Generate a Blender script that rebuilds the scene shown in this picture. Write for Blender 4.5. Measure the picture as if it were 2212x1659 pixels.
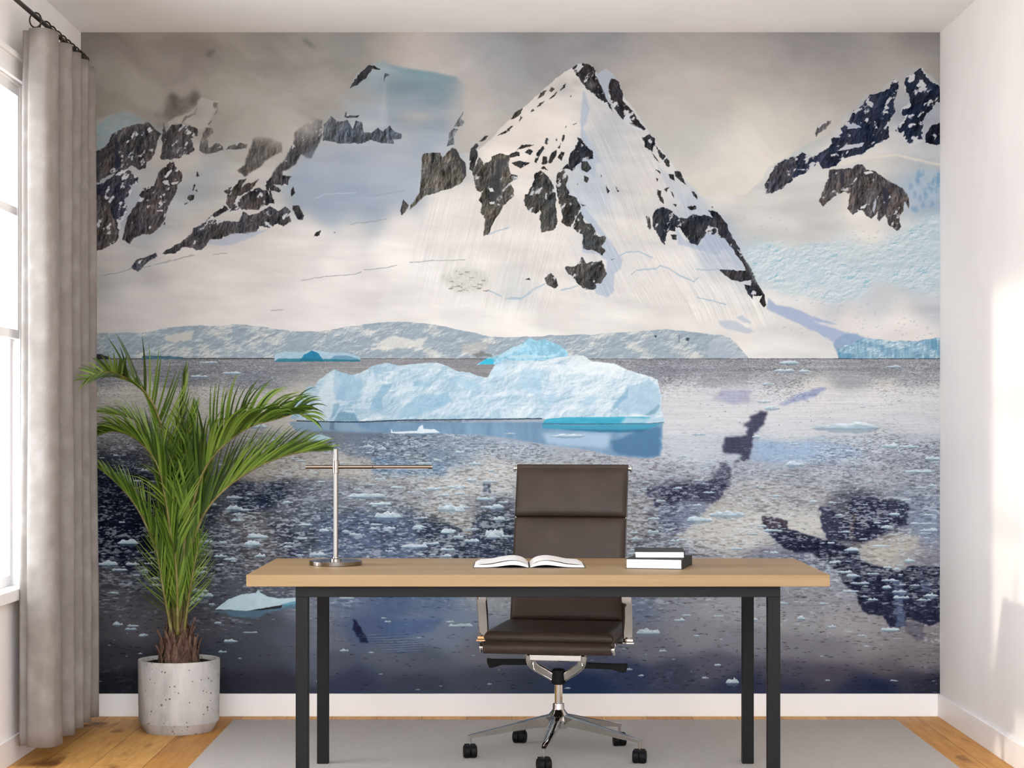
import bpy, bmesh, math, random
import numpy as np
from mathutils import Vector, Matrix, noise
for _o in list(bpy.data.objects): bpy.data.objects.remove(_o)
S = bpy.context.scene
C = S.collection
PI = math.pi
# ---------------------------------------------------------------- camera
CAMH, DIST, FPX = 1.2213, 8.2, 4176.0      # eye height, metres to the mural wall, focal length in pixels of the 2212 px frame
cam = bpy.data.objects.new('camera', bpy.data.cameras.new('camera')); C.objects.link(cam)
cam.location = (0, -DIST, CAMH); cam.rotation_euler = (PI / 2, 0, 0)
cam.data.sensor_width = 36; cam.data.lens = 36 * FPX / 2212
cam.data.shift_y = 95.5 / 2212; cam.data.clip_end = 200
S.camera = cam
# ---------------------------------------------------------------- sky, sun, exposure
w = bpy.data.worlds.new('world'); S.world = w; w.use_nodes = True
w.node_tree.nodes['Background'].inputs[0].default_value = (.905, .985, 1.085, 1)
w.node_tree.nodes['Background'].inputs[1].default_value = 6.9
sd = bpy.data.lights.new('sun', 'SUN'); sd.energy = 1.5; sd.angle = math.radians(2.2); sd.color = (1, .89, .76)
sun = bpy.data.objects.new('sun', sd); C.objects.link(sun)
sun.rotation_euler = Vector((3.64, .34, -.70)).to_track_quat('-Z', 'Y').to_euler()
S.cycles.max_bounces = 14; S.cycles.diffuse_bounces = 8; S.cycles.transparent_max_bounces = 12
S.view_settings.view_transform = 'Standard'; S.view_settings.look = 'None'
S.view_settings.exposure = .12; S.view_settings.gamma = 1.0; S.view_settings.use_curve_mapping = False
MURAL_GAIN = (.77, .805, .80)                          # reflectance of the print relative to its on-screen colour

def px(x, y, z):
    """photograph pixel at distance z from the camera -> world point"""
    return Vector(((x - 1106) * z / FPX, z - DIST, CAMH - (y - 925) * z / FPX))
# ---------------------------------------------------------------- printed wall mural (drawn here in numpy)
import numpy as np
MX0, MY0, MW, MH = 175, 70, 1856, 1428      # the mural in photograph pixels

def lattice(ix, iy, seed):
    h = (ix.astype(np.int64) * 374761393 + iy.astype(np.int64) * 668265263 + seed * 1274126177) & 0xffffffff
    h = ((h ^ (h >> 13)) * 1274126177) & 0xffffffff
    return ((h ^ (h >> 16)) & 0xffff).astype(np.float32) / 65535.0

def vnoise(u, v, seed=0):
    iu = np.floor(u); iv = np.floor(v)
    fu = (u - iu).astype(np.float32); fv = (v - iv).astype(np.float32)
    fu = fu * fu * (3 - 2 * fu); fv = fv * fv * (3 - 2 * fv)
    iu = iu.astype(np.int64); iv = iv.astype(np.int64)
    a = lattice(iu, iv, seed); b = lattice(iu + 1, iv, seed)
    c = lattice(iu, iv + 1, seed); d = lattice(iu + 1, iv + 1, seed)
    return (a + (b - a) * fu) * (1 - fv) + (c + (d - c) * fu) * fv

def fbm(u, v, seed=0, o=3):
    s = 0; t = 0; a = 1.0
    for k in range(o):
        s = s + a * vnoise(u * 2 ** k, v * 2 ** k, seed + 17 * k); t += a; a *= 0.55
    return s / t

def relief(gx, gy, sx, sy, seed, o=4, dx=1.2, dy=1.6, warp=0.0):
    """signed slope of a noise height field: crumpled ice or rock modelled by light from the upper left"""
    if warp:
        wv = (fbm(gx / (sx * 2.5), gy / (sy * 2.5), seed + 90, 3) - .5) * warp
        gx = gx + wv; gy = gy - wv * .6
    return (fbm(gx / sx, gy / sy, seed, o) - fbm((gx - dx) / sx, (gy - dy) / sy, seed, o)) * (sx + sy) / (abs(dx) + abs(dy))

def blur(m, r):
    if r < 1: return m
    r = int(r)
    for _ in range(2):
        for ax in (0, 1):
            p = np.pad(m, [(r + 1, r) if i == ax else (0, 0) for i in range(2)], mode='edge')
            c = np.cumsum(p, axis=ax, dtype=np.float64)
            n = m.shape[ax]
            hi = np.take(c, np.arange(2 * r + 1, 2 * r + 1 + n), axis=ax)
            lo = np.take(c, np.arange(0, n), axis=ax)
            m = ((hi - lo) / (2 * r + 1)).astype(np.float32)
    return m

def rast(pts, gx, gy):
    ins = np.zeros(gx.shape, bool)
    n = len(pts)
    for i in range(n):
        x0, y0 = pts[i]; x1, y1 = pts[(i + 1) % n]
        if y0 == y1: continue
        c = (y0 > gy) != (y1 > gy)
        ins ^= c & (gx < (x1 - x0) * (gy - y0) / (y1 - y0) + x0)
    return ins.astype(np.float32)

def field(pts, sig, seed=0, amp=0.0, ay=1.0):
    """smooth colour field through control points (x, y, r, g, b)"""
    st = 8
    xs = np.arange(MX0, MX0 + MW + st, st, dtype=np.float32); ys = np.arange(MY0, MY0 + MH + st, st, dtype=np.float32)
    gx, gy = np.meshgrid(xs, ys)
    if amp:
        nx = (fbm(gx / 70, gy / 40, seed, 4) - .5) * amp; ny = (fbm(gx / 70, gy / 40, seed + 5, 4) - .5) * amp
        gx = gx + nx; gy = gy + ny
    num = np.zeros(gx.shape + (3,), np.float32); den = np.zeros(gx.shape, np.float32)
    for p in pts:
        d = (gx - p[0]) ** 2 + ((gy - p[1]) * ay) ** 2
        e = np.exp(-d / (18 * sig * sig)); w = e ** 9 + .03 * e ** 2 + 1.5e-3 * e ** .5 + 1e-9
        den += w
        for k in range(3): num[..., k] += w * p[2 + k]
    num /= den[..., None]
    X = np.arange(MW) / st; Y = np.arange(MH) / st
    ix = X.astype(int); iy = Y.astype(int); fx = (X - ix)[None, :, None].astype(np.float32); fy = (Y - iy)[:, None, None].astype(np.float32)
    a = num[iy][:, ix]; b = num[iy][:, ix + 1]; c = num[iy + 1][:, ix]; d = num[iy + 1][:, ix + 1]
    return (a * (1 - fx) + b * fx) * (1 - fy) + (c * (1 - fx) + d * fx) * fy

TILE = {'A': (200, 60, 4.424), 'B': (200, 400, 4.424), 'C': (650, 60, 4.424), 'D': (650, 400, 4.424), 'E': (1100, 60, 4.424),
        'F': (1100, 400, 4.424), 'G': (1550, 60, 4.424), 'H': (1550, 400, 4.424), 'I': (200, 680, 4.424), 'J': (600, 700, 4.424),
        'K': (1000, 700, 4.424), 'L': (1450, 700, 3.687), 'M': (200, 1050, 3.686), 'N': (650, 1000, 4.424), 'O': (1330, 1000, 3.318),
        'P': (1600, 1100, 4.147), 'X': (0, 0, 1.0)}

def P(s):
    """'A 10,20 30,40 B 5,6' -> points in photograph pixels"""
    out = []; t = TILE['X']
    for w in s.split():
        if w in TILE: t = TILE[w]
        else:
            a, b = w.split(','); out.append((t[0] + float(a) / t[2], t[1] + float(b) / t[2]))
    return out

class Mural:
    def __init__(s):
        s.im = np.zeros((MH, MW, 3), np.float32)
    def win(s, pts, pad):
        xs = [p[0] for p in pts]; ys = [p[1] for p in pts]
        x0 = max(0, int(min(xs) - pad - MX0)); x1 = min(MW, int(max(xs) + pad - MX0) + 1)
        y0 = max(0, int(min(ys) - pad - MY0)); y1 = min(MH, int(max(ys) + pad - MY0) + 1)
        if x1 <= x0 or y1 <= y0: return None
        gx, gy = np.meshgrid(np.arange(x0, x1, dtype=np.float32) + MX0, np.arange(y0, y1, dtype=np.float32) + MY0)
        return (slice(y0, y1), slice(x0, x1)), gx, gy
    def mask(s, pts, warp=0, ws=12, soft=0, seed=1, wx=1.0, wy=1.0):
        r = s.win(pts, warp * 1.2 + soft * 3 + 3)
        if r is None: return None
        sl, gx, gy = r
        ax, ay = gx, gy
        if warp:
            ax = gx + (fbm(gx / ws, gy / ws, seed, 4) - .5) * 2 * warp * wx
            ay = gy + (fbm(gx / ws, gy / ws, seed + 40, 4) - .5) * 2 * warp * wy
        m = (rast(pts, ax, ay) * 2 + rast(pts, ax + .5, ay + .4)+ rast(pts, ax - .4, ay + .5)) / 4
        if soft: m = blur(m, soft)
        return sl, gx, gy, m
    def put(s, sl, m, col):
        c = np.asarray(col, np.float32)
        s.im[sl] = s.im[sl] * (1 - m[..., None]) + c * m[..., None]
    def poly(s, spec, col, warp=0, ws=12, soft=0, a=1.0, seed=1, wx=1.0, wy=1.0, tex=0, tx=8, ty=8):
        pts = P(spec) if isinstance(spec, str) else spec
        r = s.mask(pts, warp, ws, soft, seed, wx, wy)
        if r is None: return
        sl, gx, gy, m = r
        c = np.broadcast_to(np.asarray(col, np.float32), m.shape + (3,))
        if tex: c = c + ((fbm(gx / tx, gy / ty, seed + 9, 4) - .5) * 2 * tex)[..., None]
        s.put(sl, m * a, c)
    def rock(s, spec, col=(78, 73, 74), warp=5, ws=11, snow=.3, seed=1, lean=0.0, soft=0, fog=0.0, blue=0.0, sc=1.0, a=1.0):
        """a crag: ragged outline, near-vertical ribs, dark clefts and patches of snow lying on its ledges"""
        pts = P(spec) if isinstance(spec, str) else spec
        r = s.mask(pts, warp, ws, soft, seed)
        if r is None: return
        sl, gx, gy, m = r
        u = gx - lean * gy
        rib = relief(u, gy, 7 * sc, 17 * sc, seed + 3, 4, 1.1, .6, 6)
        big = fbm(u / (20 * sc), gy / (38 * sc), seed + 4, 3)
        mid = relief(u, gy, 13 * sc, 20 * sc, seed + 5, 3, 1.5, 1.5, 8)
        fine = fbm(gx / 2.0, gy / 3.5, seed + 6, 2)
        v = np.clip(.92 + .16 * rib + .22 * mid + .85 * (big - .5) + .3 * (fine - .5), .3, 1.7)
        c = np.asarray(col, np.float32) * v[..., None] * .82
        c = c + np.array([1.0, .2, -.8], np.float32) * ((vnoise(gx / 18, gy / 18, seed + 8) - .55) * 9)[..., None]
        c += np.array([-6, 0, 12], np.float32) * (blue * (1.4 - v))[..., None]
        if snow > 0:
            q = fbm((gx + .8 * gy) / (13 * sc), (gy - .8 * gx) / (21 * sc), seed + 11, 5)
            e = blur(1 - m, 5)
            k = np.clip((q - (.69 - .22 * snow) + .35 * e * snow) * 16, 0, 1)
            sn = np.array([196, 194, 198], np.float32) + ((fbm(gx / 20, gy / 20, seed + 12, 2) - .5) * 40)[..., None]
            c = c * (1 - k[..., None]) + sn * k[..., None]
        if fog: c = c * (1 - fog) + np.array([158, 150, 144], np.float32) * fog
        s.put(sl, m * a, c)
    def line(s, spec, w, col, a=1.0, warp=3, ws=14, seed=1, soft=0):
        pts = P(spec) if isinstance(spec, str) else spec
        out = []
        L = [(x, y - w / 2) for x, y in pts]; R = [(x, y + w / 2) for x, y in reversed(pts)]
        s.poly(L + R, col, warp, ws, soft, a, seed)
    def floe(s, cx, cy, w, h, seed=0, tone=1.0, refl=True):
        """a low piece of drifting ice: lumpy top, flat waterline, faint mirror image"""
        pts = [(cx - w * .62, cy - h * 1.4), (cx + w * .62, cy + h * 1.4)]
        r = s.win(pts, 2)
        if r is None: return
        sl, gx, gy = r
        t = (gx - cx) / (w * .5)
        env = np.clip(1 - np.abs(t) ** 2.2, 0, 1)
        top = h * env ** .45 * (.30 + .95 * fbm(gx / max(3, w * .17), gx * 0 + seed * 3.7, seed, 2) ** 1.3) * np.clip((1 - np.abs(t)) * 5, 0, 1)
        wl = cy + h * .10 * np.sqrt(env)
        up = wl - gy
        m = np.clip(top - up + .5, 0, 1) * np.clip(up + .8, 0, 1) * (env > 0)
        sh = fbm(gx / max(2, w * .1), gy / max(1.5, h * .22), seed + 2, 3)
        lum = np.clip(up / np.maximum(top, 1), 0, 1)
        c = (np.array([158, 176, 188], np.float32) * (1 - lum[..., None]) + np.array([212, 218, 221], np.float32) * lum[..., None]) * tone
        c = c * (.84 + .32 * sh[..., None])
        if refl:
            dn = gy - wl
            mr = np.clip(top * .7 - dn, 0, 1) * np.clip(dn, 0, 1) * (env > 0) * .45
            s.put(sl, mr.astype(np.float32), np.array([112, 134, 152], np.float32) * tone)
        ml = np.clip(1 - np.abs(up) / max(.8, h * .05), 0, 1) * (env > .05) * .55
        s.put(sl, m.astype(np.float32), c)
        s.put(sl, ml.astype(np.float32), np.array([92, 104, 118], np.float32) * tone)

SKY = """190,90,132,122,114 300,90,138,128,120 420,100,136,126,118 520,90,148,139,132 600,110,150,142,136 700,90,150,144,141 760,80,148,145,144 830,80,176,166,160
930,90,181,171,165 1010,80,160,156,157 1060,110,148,148,153 1100,160,150,150,155 1180,90,148,145,145 1250,90,140,138,142 1330,85,126,125,133 1420,100,160,153,151 1480,90,172,164,159 1560,85,165,158,154
1640,90,168,160,155 1700,95,138,133,137 1790,85,136,131,134 1850,130,142,137,140 1900,90,168,160,154 1960,90,140,134,134 2020,90,112,109,114
200,180,140,131,124 300,170,146,137,130 400,180,142,133,127 450,230,150,142,135 520,200,158,150,143 600,200,165,157,151 690,180,168,161,155 720,250,158,150,145 560,260,162,154,147
900,130,184,174,167 1000,140,180,171,165 1050,200,182,175,170 1060,260,186,181,178 1130,220,176,172,169 1180,150,152,149,150 1220,120,150,147,148 1330,150,166,159,155 1400,150,188,178,171
1450,220,193,184,177 1550,180,193,184,177 1650,170,190,182,175 1500,290,190,187,184 1560,330,196,192,188 1620,315,226,217,204 1600,345,224,215,203 1670,280,203,196,188 1750,260,198,190,183 1800,170,164,157,152 1850,200,188,179,171
1900,150,181,172,165 1990,120,188,178,168 2025,150,152,145,140 1750,170,180,171,166 1480,360,208,200,190 1560,400,222,213,201 1640,390,224,215,204 1500,400,214,206,196 1470,330,190,188,186 1400,240,192,186,181
230,240,162,153,144 280,220,156,147,139 350,230,150,141,134 330,260,158,150,143 600,300,168,160,153 640,330,166,158,152 500,300,164,156,150 1100,280,194,186,178"""
SNOW = """215,260,178,171,163 215,290,150,158,163 260,270,150,160,166 300,250,150,157,161 340,270,152,153,153 215,540,196,187,178 240,590,192,184,175 225,620,176,172,167 300,600,190,183,176 300,640,208,199,190 230,670,198,189,181 230,700,202,193,184
400,560,214,204,194 500,600,219,209,199 600,560,221,211,202 420,640,218,208,199 350,690,212,203,194 500,680,224,214,205 620,660,226,216,208 300,470,176,176,180 280,440,168,172,182 330,390,178,175,174 360,350,196,186,173 400,340,192,184,174
420,420,170,172,178 450,380,168,169,173 440,470,196,188,178 500,330,176,171,165 480,400,180,175,170 520,380,190,182,173 570,350,192,184,175 540,420,188,182,175 600,330,186,180,172 500,460,200,192,182 560,480,212,203,192 430,250,158,152,148 470,280,162,156,150
690,310,176,176,181 700,340,172,174,181 750,350,170,174,183 800,330,174,176,183 860,330,180,180,185 700,400,160,168,181 760,420,155,164,179 840,400,170,176,186 880,420,172,178,188 720,460,160,168,182 800,460,162,170,184 660,390,158,167,181
790,170,160,168,176 780,230,158,165,174 790,280,178,181,187 830,160,150,163,170 860,190,134,147,158 900,165,126,148,157 900,220,142,150,163 950,190,128,146,157 990,185,128,143,155 960,240,150,158,169 880,270,168,171,177 860,250,150,158,168
920,300,164,169,178 960,330,176,178,184 940,290,155,163,176 1000,240,178,176,175 1020,290,178,176,178
680,510,220,211,203 760,490,214,207,200 860,480,226,217,208 850,550,240,232,223 740,560,234,225,216 790,610,221,213,206 700,640,226,217,209 880,650,229,222,215 900,600,232,225,218 980,500,226,217,206 1000,560,224,217,209 1020,470,228,219,207
960,450,226,217,206 1080,500,224,215,204 1100,420,226,217,205 1050,600,226,218,209 1150,560,226,217,207 1110,620,212,210,207 1000,650,230,223,216 900,690,236,228,219 1100,700,238,230,220
1060,310,226,215,200 1120,270,230,219,204 1100,330,234,222,206 1180,230,228,218,204 1230,200,220,212,202 1200,270,236,225,209 1170,330,232,221,206 1240,260,236,225,210 1200,340,226,217,205
1270,240,196,193,194 1290,280,192,192,196 1320,300,196,195,197 1300,340,194,195,200 1350,330,202,200,200 1370,300,206,203,201 1340,390,208,203,198 1400,350,212,206,200 1420,400,220,212,203 1460,400,205,203,206 1250,370,196,198,205
1280,400,188,192,202 1380,440,214,208,201 1340,470,216,209,201 1400,500,218,211,203 1300,430,192,196,205 1330,550,214,208,202 1450,560,218,211,204 1380,620,222,215,207 1200,640,226,218,209 1180,470,226,217,206 1160,520,224,216,207
1300,650,226,219,211 1450,640,224,216,207 1550,620,220,214,207 1500,700,232,224,213 1600,700,230,222,212 1700,740,220,214,208 1750,750,216,212,208 1650,680,222,215,207 1560,560,186,191,204 1600,580,196,197,204 1540,480,178,186,200 1500,430,188,192,202
1540,430,214,206,196 1600,440,202,196,189 1560,415,226,217,205 1700,440,206,200,193 1800,450,200,195,189 1640,470,208,203,197 1760,480,204,198,192 1880,500,226,216,203 1700,510,216,210,202 1850,440,228,219,207 1940,490,206,206,206
1720,400,208,204,199 1800,370,212,207,200 1830,350,222,214,204 1900,330,218,210,200 1850,330,208,204,200 1950,350,200,199,199 2010,330,196,194,194 2020,370,190,193,198 1980,390,172,182,195 2010,430,168,181,196 1960,430,186,193,203
1940,320,200,197,196 1900,230,170,169,174 1950,170,176,170,168 1980,240,160,162,172 2015,280,168,168,176 1870,260,186,184,184 1750,290,190,188,186 1700,330,186,190,192 1660,370,208,205,200
1650,560,190,204,211 1700,570,178,198,210 1760,580,180,194,208 1850,600,182,194,207 1950,570,190,202,210 2000,600,186,196,204 2010,520,184,198,206 1720,620,206,208,210 1850,540,200,206,208 1900,640,206,204,205 1680,640,222,214,206 1800,650,204,202,206
2000,650,202,200,202 1750,660,222,214,206 1950,690,230,220,209 1850,690,230,220,210 1980,720,232,222,211 1900,720,230,221,211 1880,660,200,199,206 2010,670,192,190,197"""
WATER = """215,790,126,124,127 400,790,128,127,131 600,790,140,138,141 800,790,150,147,147 1000,790,142,139,140 1300,790,150,148,152 1600,790,146,144,149 1900,790,146,144,148
215,815,130,128,134 400,820,126,125,134 560,830,128,128,138 215,850,172,164,157 300,860,182,173,164 420,860,186,177,168 560,860,192,183,174 630,870,196,187,178 300,905,182,174,166 500,905,190,181,172 600,905,194,186,177
1440,800,140,139,148 1550,815,146,145,153 1700,815,160,157,160 1850,820,158,156,160 2000,820,156,155,160 1480,845,196,193,195 1560,850,190,189,194 1650,850,196,193,197 1750,850,210,203,196 1900,850,212,205,197 2010,850,206,200,194
1480,900,196,196,198 1560,890,200,198,199 1700,880,206,201,200 1850,880,204,202,202 1990,890,202,199,200 1480,960,188,192,198 1700,930,192,196,202 1850,940,176,182,194 1990,925,186,190,198 1960,950,170,174,186
250,950,130,126,130 250,1000,60,62,78 420,980,120,118,124 520,980,150,147,148 600,960,150,150,154 620,990,168,163,158 560,1020,170,163,156 700,960,116,126,144 700,1000,176,170,164 800,960,110,124,146 900,960,120,136,156 830,990,116,134,158
1000,960,140,154,172 1100,970,156,166,182 950,1000,112,134,158 1010,1010,140,154,170 1060,1010,196,188,180 900,1020,170,166,162 800,1020,176,170,164 1000,1040,190,182,174 1100,1030,186,180,176 1380,1010,176,174,182 1500,980,184,188,196
1440,1030,160,158,170 1550,1000,170,176,190 1650,970,158,172,192 1750,980,162,176,196 1850,990,162,166,182 1980,985,138,142,158 1600,1010,160,162,176 1750,1030,158,158,170 1900,1030,160,158,168 2010,1040,150,152,166
230,1080,36,40,56 300,1150,28,32,48 230,1180,26,30,46 420,1100,60,64,80 500,1060,90,94,106 580,1060,50,56,74 640,1080,100,106,122 720,1070,120,124,138 800,1070,136,138,148 900,1060,150,148,152 1000,1090,168,162,158 960,1100,174,167,160
700,1110,96,106,126 780,1130,92,104,128 860,1130,94,106,130 760,1180,92,102,130 870,1190,100,110,138 930,1140,62,72,86 1000,1130,170,162,154 1050,1100,92,98,114 1080,1160,80,88,106 960,1190,74,80,98 1040,1190,80,84,106
520,1130,110,108,112 570,1160,104,104,112 520,1190,84,86,98 640,1170,80,88,108 600,1200,86,88,102 470,1160,74,78,92 450,1220,74,76,88 1380,1060,140,138,146 1450,1060,76,76,96 1400,1120,130,128,138 1460,1120,128,132,148 1420,1160,124,124,138
1560,1060,168,164,166 1640,1070,176,170,168 1750,1070,168,163,166 1550,1100,184,177,170 1600,1130,190,183,174 1520,1160,188,181,172 1600,1170,182,176,170 1500,1180,150,148,156 1650,1200,132,132,150 1450,1200,116,118,136 1700,1130,188,184,178
1760,1130,186,182,178 1830,1090,96,96,112 1870,1100,82,84,102 1880,1150,60,62,82 1920,1150,108,108,124 1980,1080,130,138,158 2000,1120,132,144,168 1960,1180,170,162,158 2000,1160,132,140,162 2010,1210,136,134,146 1900,1190,186,176,164
230,1250,84,82,90 300,1260,74,74,86 230,1290,92,88,94 450,1280,80,81,91 520,1260,90,92,104 600,1250,92,96,110 1750,1240,130,132,152 1800,1220,120,124,146 1820,1260,150,148,158 1700,1290,140,138,146 1760,1290,150,147,154 1740,1210,116,118,140
230,1350,86,82,88 300,1340,92,88,93 450,1340,84,83,92 560,1350,80,82,94 620,1380,88,92,108 680,1320,118,122,138 760,1300,98,112,142 840,1300,84,102,138 940,1300,96,114,146 1010,1320,120,132,156 800,1360,80,96,132 900,1360,108,122,150
980,1370,118,126,146 1050,1300,150,152,158 700,1380,106,110,126 850,1400,98,104,122 1380,1310,112,122,146 1450,1300,140,140,150 1550,1310,150,147,153 1630,1320,154,150,156 1730,1340,152,147,151 1820,1350,158,151,154 1880,1380,150,143,147
240,1420,66,64,72 500,1420,70,72,84 560,1400,76,78,90 700,1430,84,90,110 900,1430,90,96,114 1050,1400,112,112,124 1180,1390,116,116,126 1350,1380,122,121,132 1400,1400,116,116,128 1500,1370,138,134,143 1600,1380,132,128,138 1700,1400,128,123,131
1800,1400,126,121,128 1900,1410,136,128,131 1990,1380,140,131,133 1980,1420,128,119,124 230,1480,44,43,52 350,1480,42,41,50 500,1480,56,56,68 600,1485,60,61,76 750,1480,62,68,94 900,1480,66,72,94 1050,1480,76,80,98 1150,1485,62,70,94
1270,1480,40,58,98 1350,1460,56,68,104 1300,1430,84,90,116 1450,1460,70,74,98 1550,1440,92,90,108 1600,1480,54,60,88 1700,1450,86,82,98 1700,1485,58,60,84 1800,1460,84,78,92 1850,1485,50,54,82 1920,1440,100,92,100 1960,1470,66,64,82 2010,1485,50,50,68 1900,1490,34,44,76"""

def pts5(s): return [tuple(float(v) for v in w.split(',')) for w in s.split()]

def draw_mural():
    M = Mural(); rs = np.random.RandomState(5)
    GX, GY = np.meshgrid(np.arange(MW, dtype=np.float32) + MX0, np.arange(MH, dtype=np.float32) + MY0)
    full = (slice(0, MH), slice(0, MW))
    sky = field(pts5(SKY), 42, 3, 60)
    cw = (fbm(GX / 120, GY / 120, 25, 3) - .5) * 120
    sky += ((fbm((GX + GY * .7 + cw) / 170, (GY - GX * .25 + cw) / 70, 21, 5) - .5) * 44)[..., None] * np.clip(1.25 - GX / 2400, .5, 1)[..., None]
    M.im[:] = sky
    snow = field(pts5(SNOW), 22, 7, 14)
    snow[..., 1] += .8; snow[..., 2] += np.clip((snow[..., 0] - snow[..., 2]) * .30, 0, 10)
    snow += ((fbm((GX + 2.2 * GY) / 150, (GY - .18 * GX) / 34, 31, 5) - .5) * 34 - 3)[..., None] * np.array([1, .98, .92], np.float32)
    def snowpoly(spec, warp=4, ws=16, soft=0, seed=1, a=1.0):
        sl, gx, gy, m = M.mask(P(spec), warp, ws, soft, seed)
        M.put(sl, m * a, snow[sl])
    # far mountain on the left and the domed one behind
    snowpoly('X 170,262 206,262 235,247 270,238 320,262 360,268 400,262 425,225 450,230 470,260 520,300 580,305 640,300 700,230 755,190 770,160 800,141 826,131 835,138 872,147 930,155 985,165 1010,190 1000,240 985,290 975,330 1010,420 1010,800 170,800', 2, 20, 2, 2)
    snowpoly('X 1025,330 1060,300 1100,258 1135,228 1175,192 1215,158 1235,146 1250,138 1283,147 1290,160 1307,149 1325,160 1338,182 1345,205 1372,240 1395,275 1410,305 1430,335 1450,352 1485,400 1512,425 1540,455 1568,492 1600,545 1625,590 1650,640 1668,662 1700,690 1760,720 1805,742 1812,775 900,775 900,330', 2.5, 10, 0, 3)
    snowpoly('X 1450,420 1530,424 1610,418 1640,395 1660,362 1680,352 1710,334 1740,312 1790,292 1815,262 1840,236 1870,205 1900,196 1925,172 1945,148 1985,140 2005,160 2040,190 2040,800 1700,775 1640,640 1560,470', 4, 12, 1, 4)
    snowpoly('X 1025,330 1060,300 1100,258 1200,200 1300,200 1395,275 1450,352 1512,425 1568,492 1625,590 1668,662 1700,690 1760,720 1805,742 1812,775 900,775 900,330', 1.5, 10, 0, 3)
    # mist in front of the two left mountains
    for cx, cy, rx, ry, a in ((560, 235, 130, 70, 1), (640, 210, 90, 80, .95), (480, 200, 120, 40, .9), (620, 290, 60, 30, .7), (700, 130, 70, 60, .8), (460, 262, 40, 20, .3), (1030, 200, 45, 50, .85), (1010, 150, 40, 16, .7),
                              (905, 250, 38, 12, .35), (800, 215, 40, 12, .35), (690, 205, 55, 30, .6), (1040, 250, 35, 50, .5), (550, 320, 50, 14, .4), (300, 225, 90, 22, .6), (980, 260, 18, 40, .25), (1215, 190, 25, 20, .4), (1160, 175, 35, 40, .6), (2005, 130, 40, 26, .8), (1930, 150, 30, 24, .5)):
        sl, gx, gy = M.win([(cx - rx * 2, cy - ry * 2), (cx + rx * 2, cy + ry * 2)], 2)
        d = ((gx - cx) / rx) ** 2 + ((gy - cy) / ry) ** 2
        n = fbm(gx / 45, gy / 30, int(cx), 4)
        M.put(sl, np.clip(np.exp(-d * 1.1) * (.55 + 1.0 * n) * a, 0, 1), sky[sl] + 4)
    M.poly('A 1080,270 1090,215 1160,195 1185,230 1130,260 1110,285', (112, 104, 98), 4, 8, 3, .8)
    M.poly('A 1990,110 2040,100 2130,190 2070,180', (118, 112, 110), 3, 8, 3, .8)
    M.poly('A 690,800 700,700 760,610 830,680 900,640 990,600 1030,640 1000,740 880,850 740,900 660,880', (112, 104, 98), 6, 12, 5, .85, tex=16)
    M.poly('A 740,660 800,640 830,760 770,790', (88, 80, 76), 4, 12, 5, .7)
    M.poly('A 930,660 1010,620 1010,720 940,760', (86, 79, 76), 4, 12, 5, .7)
    M.poly('A 600,900 590,800 640,790 660,880 740,900 700,960 620,960', (122, 114, 109), 5, 12, 5, .7, tex=14)
    M.poly('A 720,900 800,850 880,830 1000,740 1000,700 1040,660 1200,700 1120,900 1090,950 1010,970 860,900 740,930', (180, 172, 164), 4, 14, 1, .75)
    M.poly('A 1000,740 1060,700 1150,740 1090,930 1000,900 960,860', (172, 168, 165), 3, 14, 2, .6)
    M.poly('A 1145,740 1160,715 1195,715 1190,760 1160,765', (120, 112, 107), 2, 6, 0)
    M.poly('A 1195,770 1205,750 1180,820 1155,835', (120, 112, 107), 1, 6, 0)
    M.poly('A 1100,920 1120,890 1140,880 1110,930', (110, 104, 102), 1, 6, 0)
    M.poly('A 850,900 880,840 960,820 990,760 1000,740 985,830 900,860 860,910', (120, 110, 104), 2, 6, 0)
    # blue ice far left
    for k in range(60):
        x = 205 + rs.rand() * 75; y = 262 + rs.rand() * 60 - (x - 205) * .12
        M.poly([(x, y), (x + 9 + 8 * rs.rand(), y - 6), (x + 7, y + 3), (x - 3, y + 8)], (128 + rs.rand() * 30, 152 + rs.rand() * 14, 166), 2, 6, 0, .6, seed=k)
    # crags of the left mountain
    dk = (86, 78, 80)
    M.rock('A 670,900 700,1000 760,930 860,920 940,950 1010,970 1000,1030 940,1060 960,1120 975,1170 910,1210 850,1220 850,1250 760,1250 700,1270 650,1260 645,1190 655,1080', (84, 79, 82), 5, 10, .25, 22, fog=.12)
    M.rock('A 40,1180 110,1140 150,1100 185,1010 290,960 400,930 520,900 600,960 650,1010 620,1100 600,1180 570,1250 520,1280 500,1340 450,1360 380,1320 320,1350 260,1370 170,1400 100,1440 60,1480 -120,1480 -120,1150', (98, 90, 88), 4, 10, .15, 21, blue=.5)
    M.poly('A 215,1060 260,1100 250,1200 270,1300 260,1370 215,1370 210,1200', (38, 42, 58), 4, 10, 1, .8)
    M.poly('A -100,1200 90,1190 130,1200 90,1300 60,1460 -100,1460', (60, 56, 64), 4, 10, 1, .55)
    M.rock('A 1020,1180 1030,1080 1060,1000 1090,950 1150,960 1150,990 1090,1060 1110,1150 1180,1100 1250,1130 1250,1160 1150,1190 1060,1205', (98, 94, 95), 3, 8, .1, 23, fog=.3)
    M.rock('A 1270,1160 1300,1130 1400,1100 1475,1110 1470,1150 1380,1160', (96, 92, 92), 2, 8, .1, 24, fog=.25)
    M.rock('A -120,1490 100,1490 230,1370 330,1350 430,1430 440,1470 400,1500 340,1500 380,1550 340,1600 B 300,130 330,210 300,320 260,380 250,500 200,560 110,600 40,630 -120,680', (80, 74, 80), 4, 10, .42, 25, blue=.8)
    M.rock('B -120,60 100,100 160,200 200,330 240,430 245,500 200,560 110,600 40,630 -120,680', (100, 92, 92), 3, 10, .05, 29)
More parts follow.
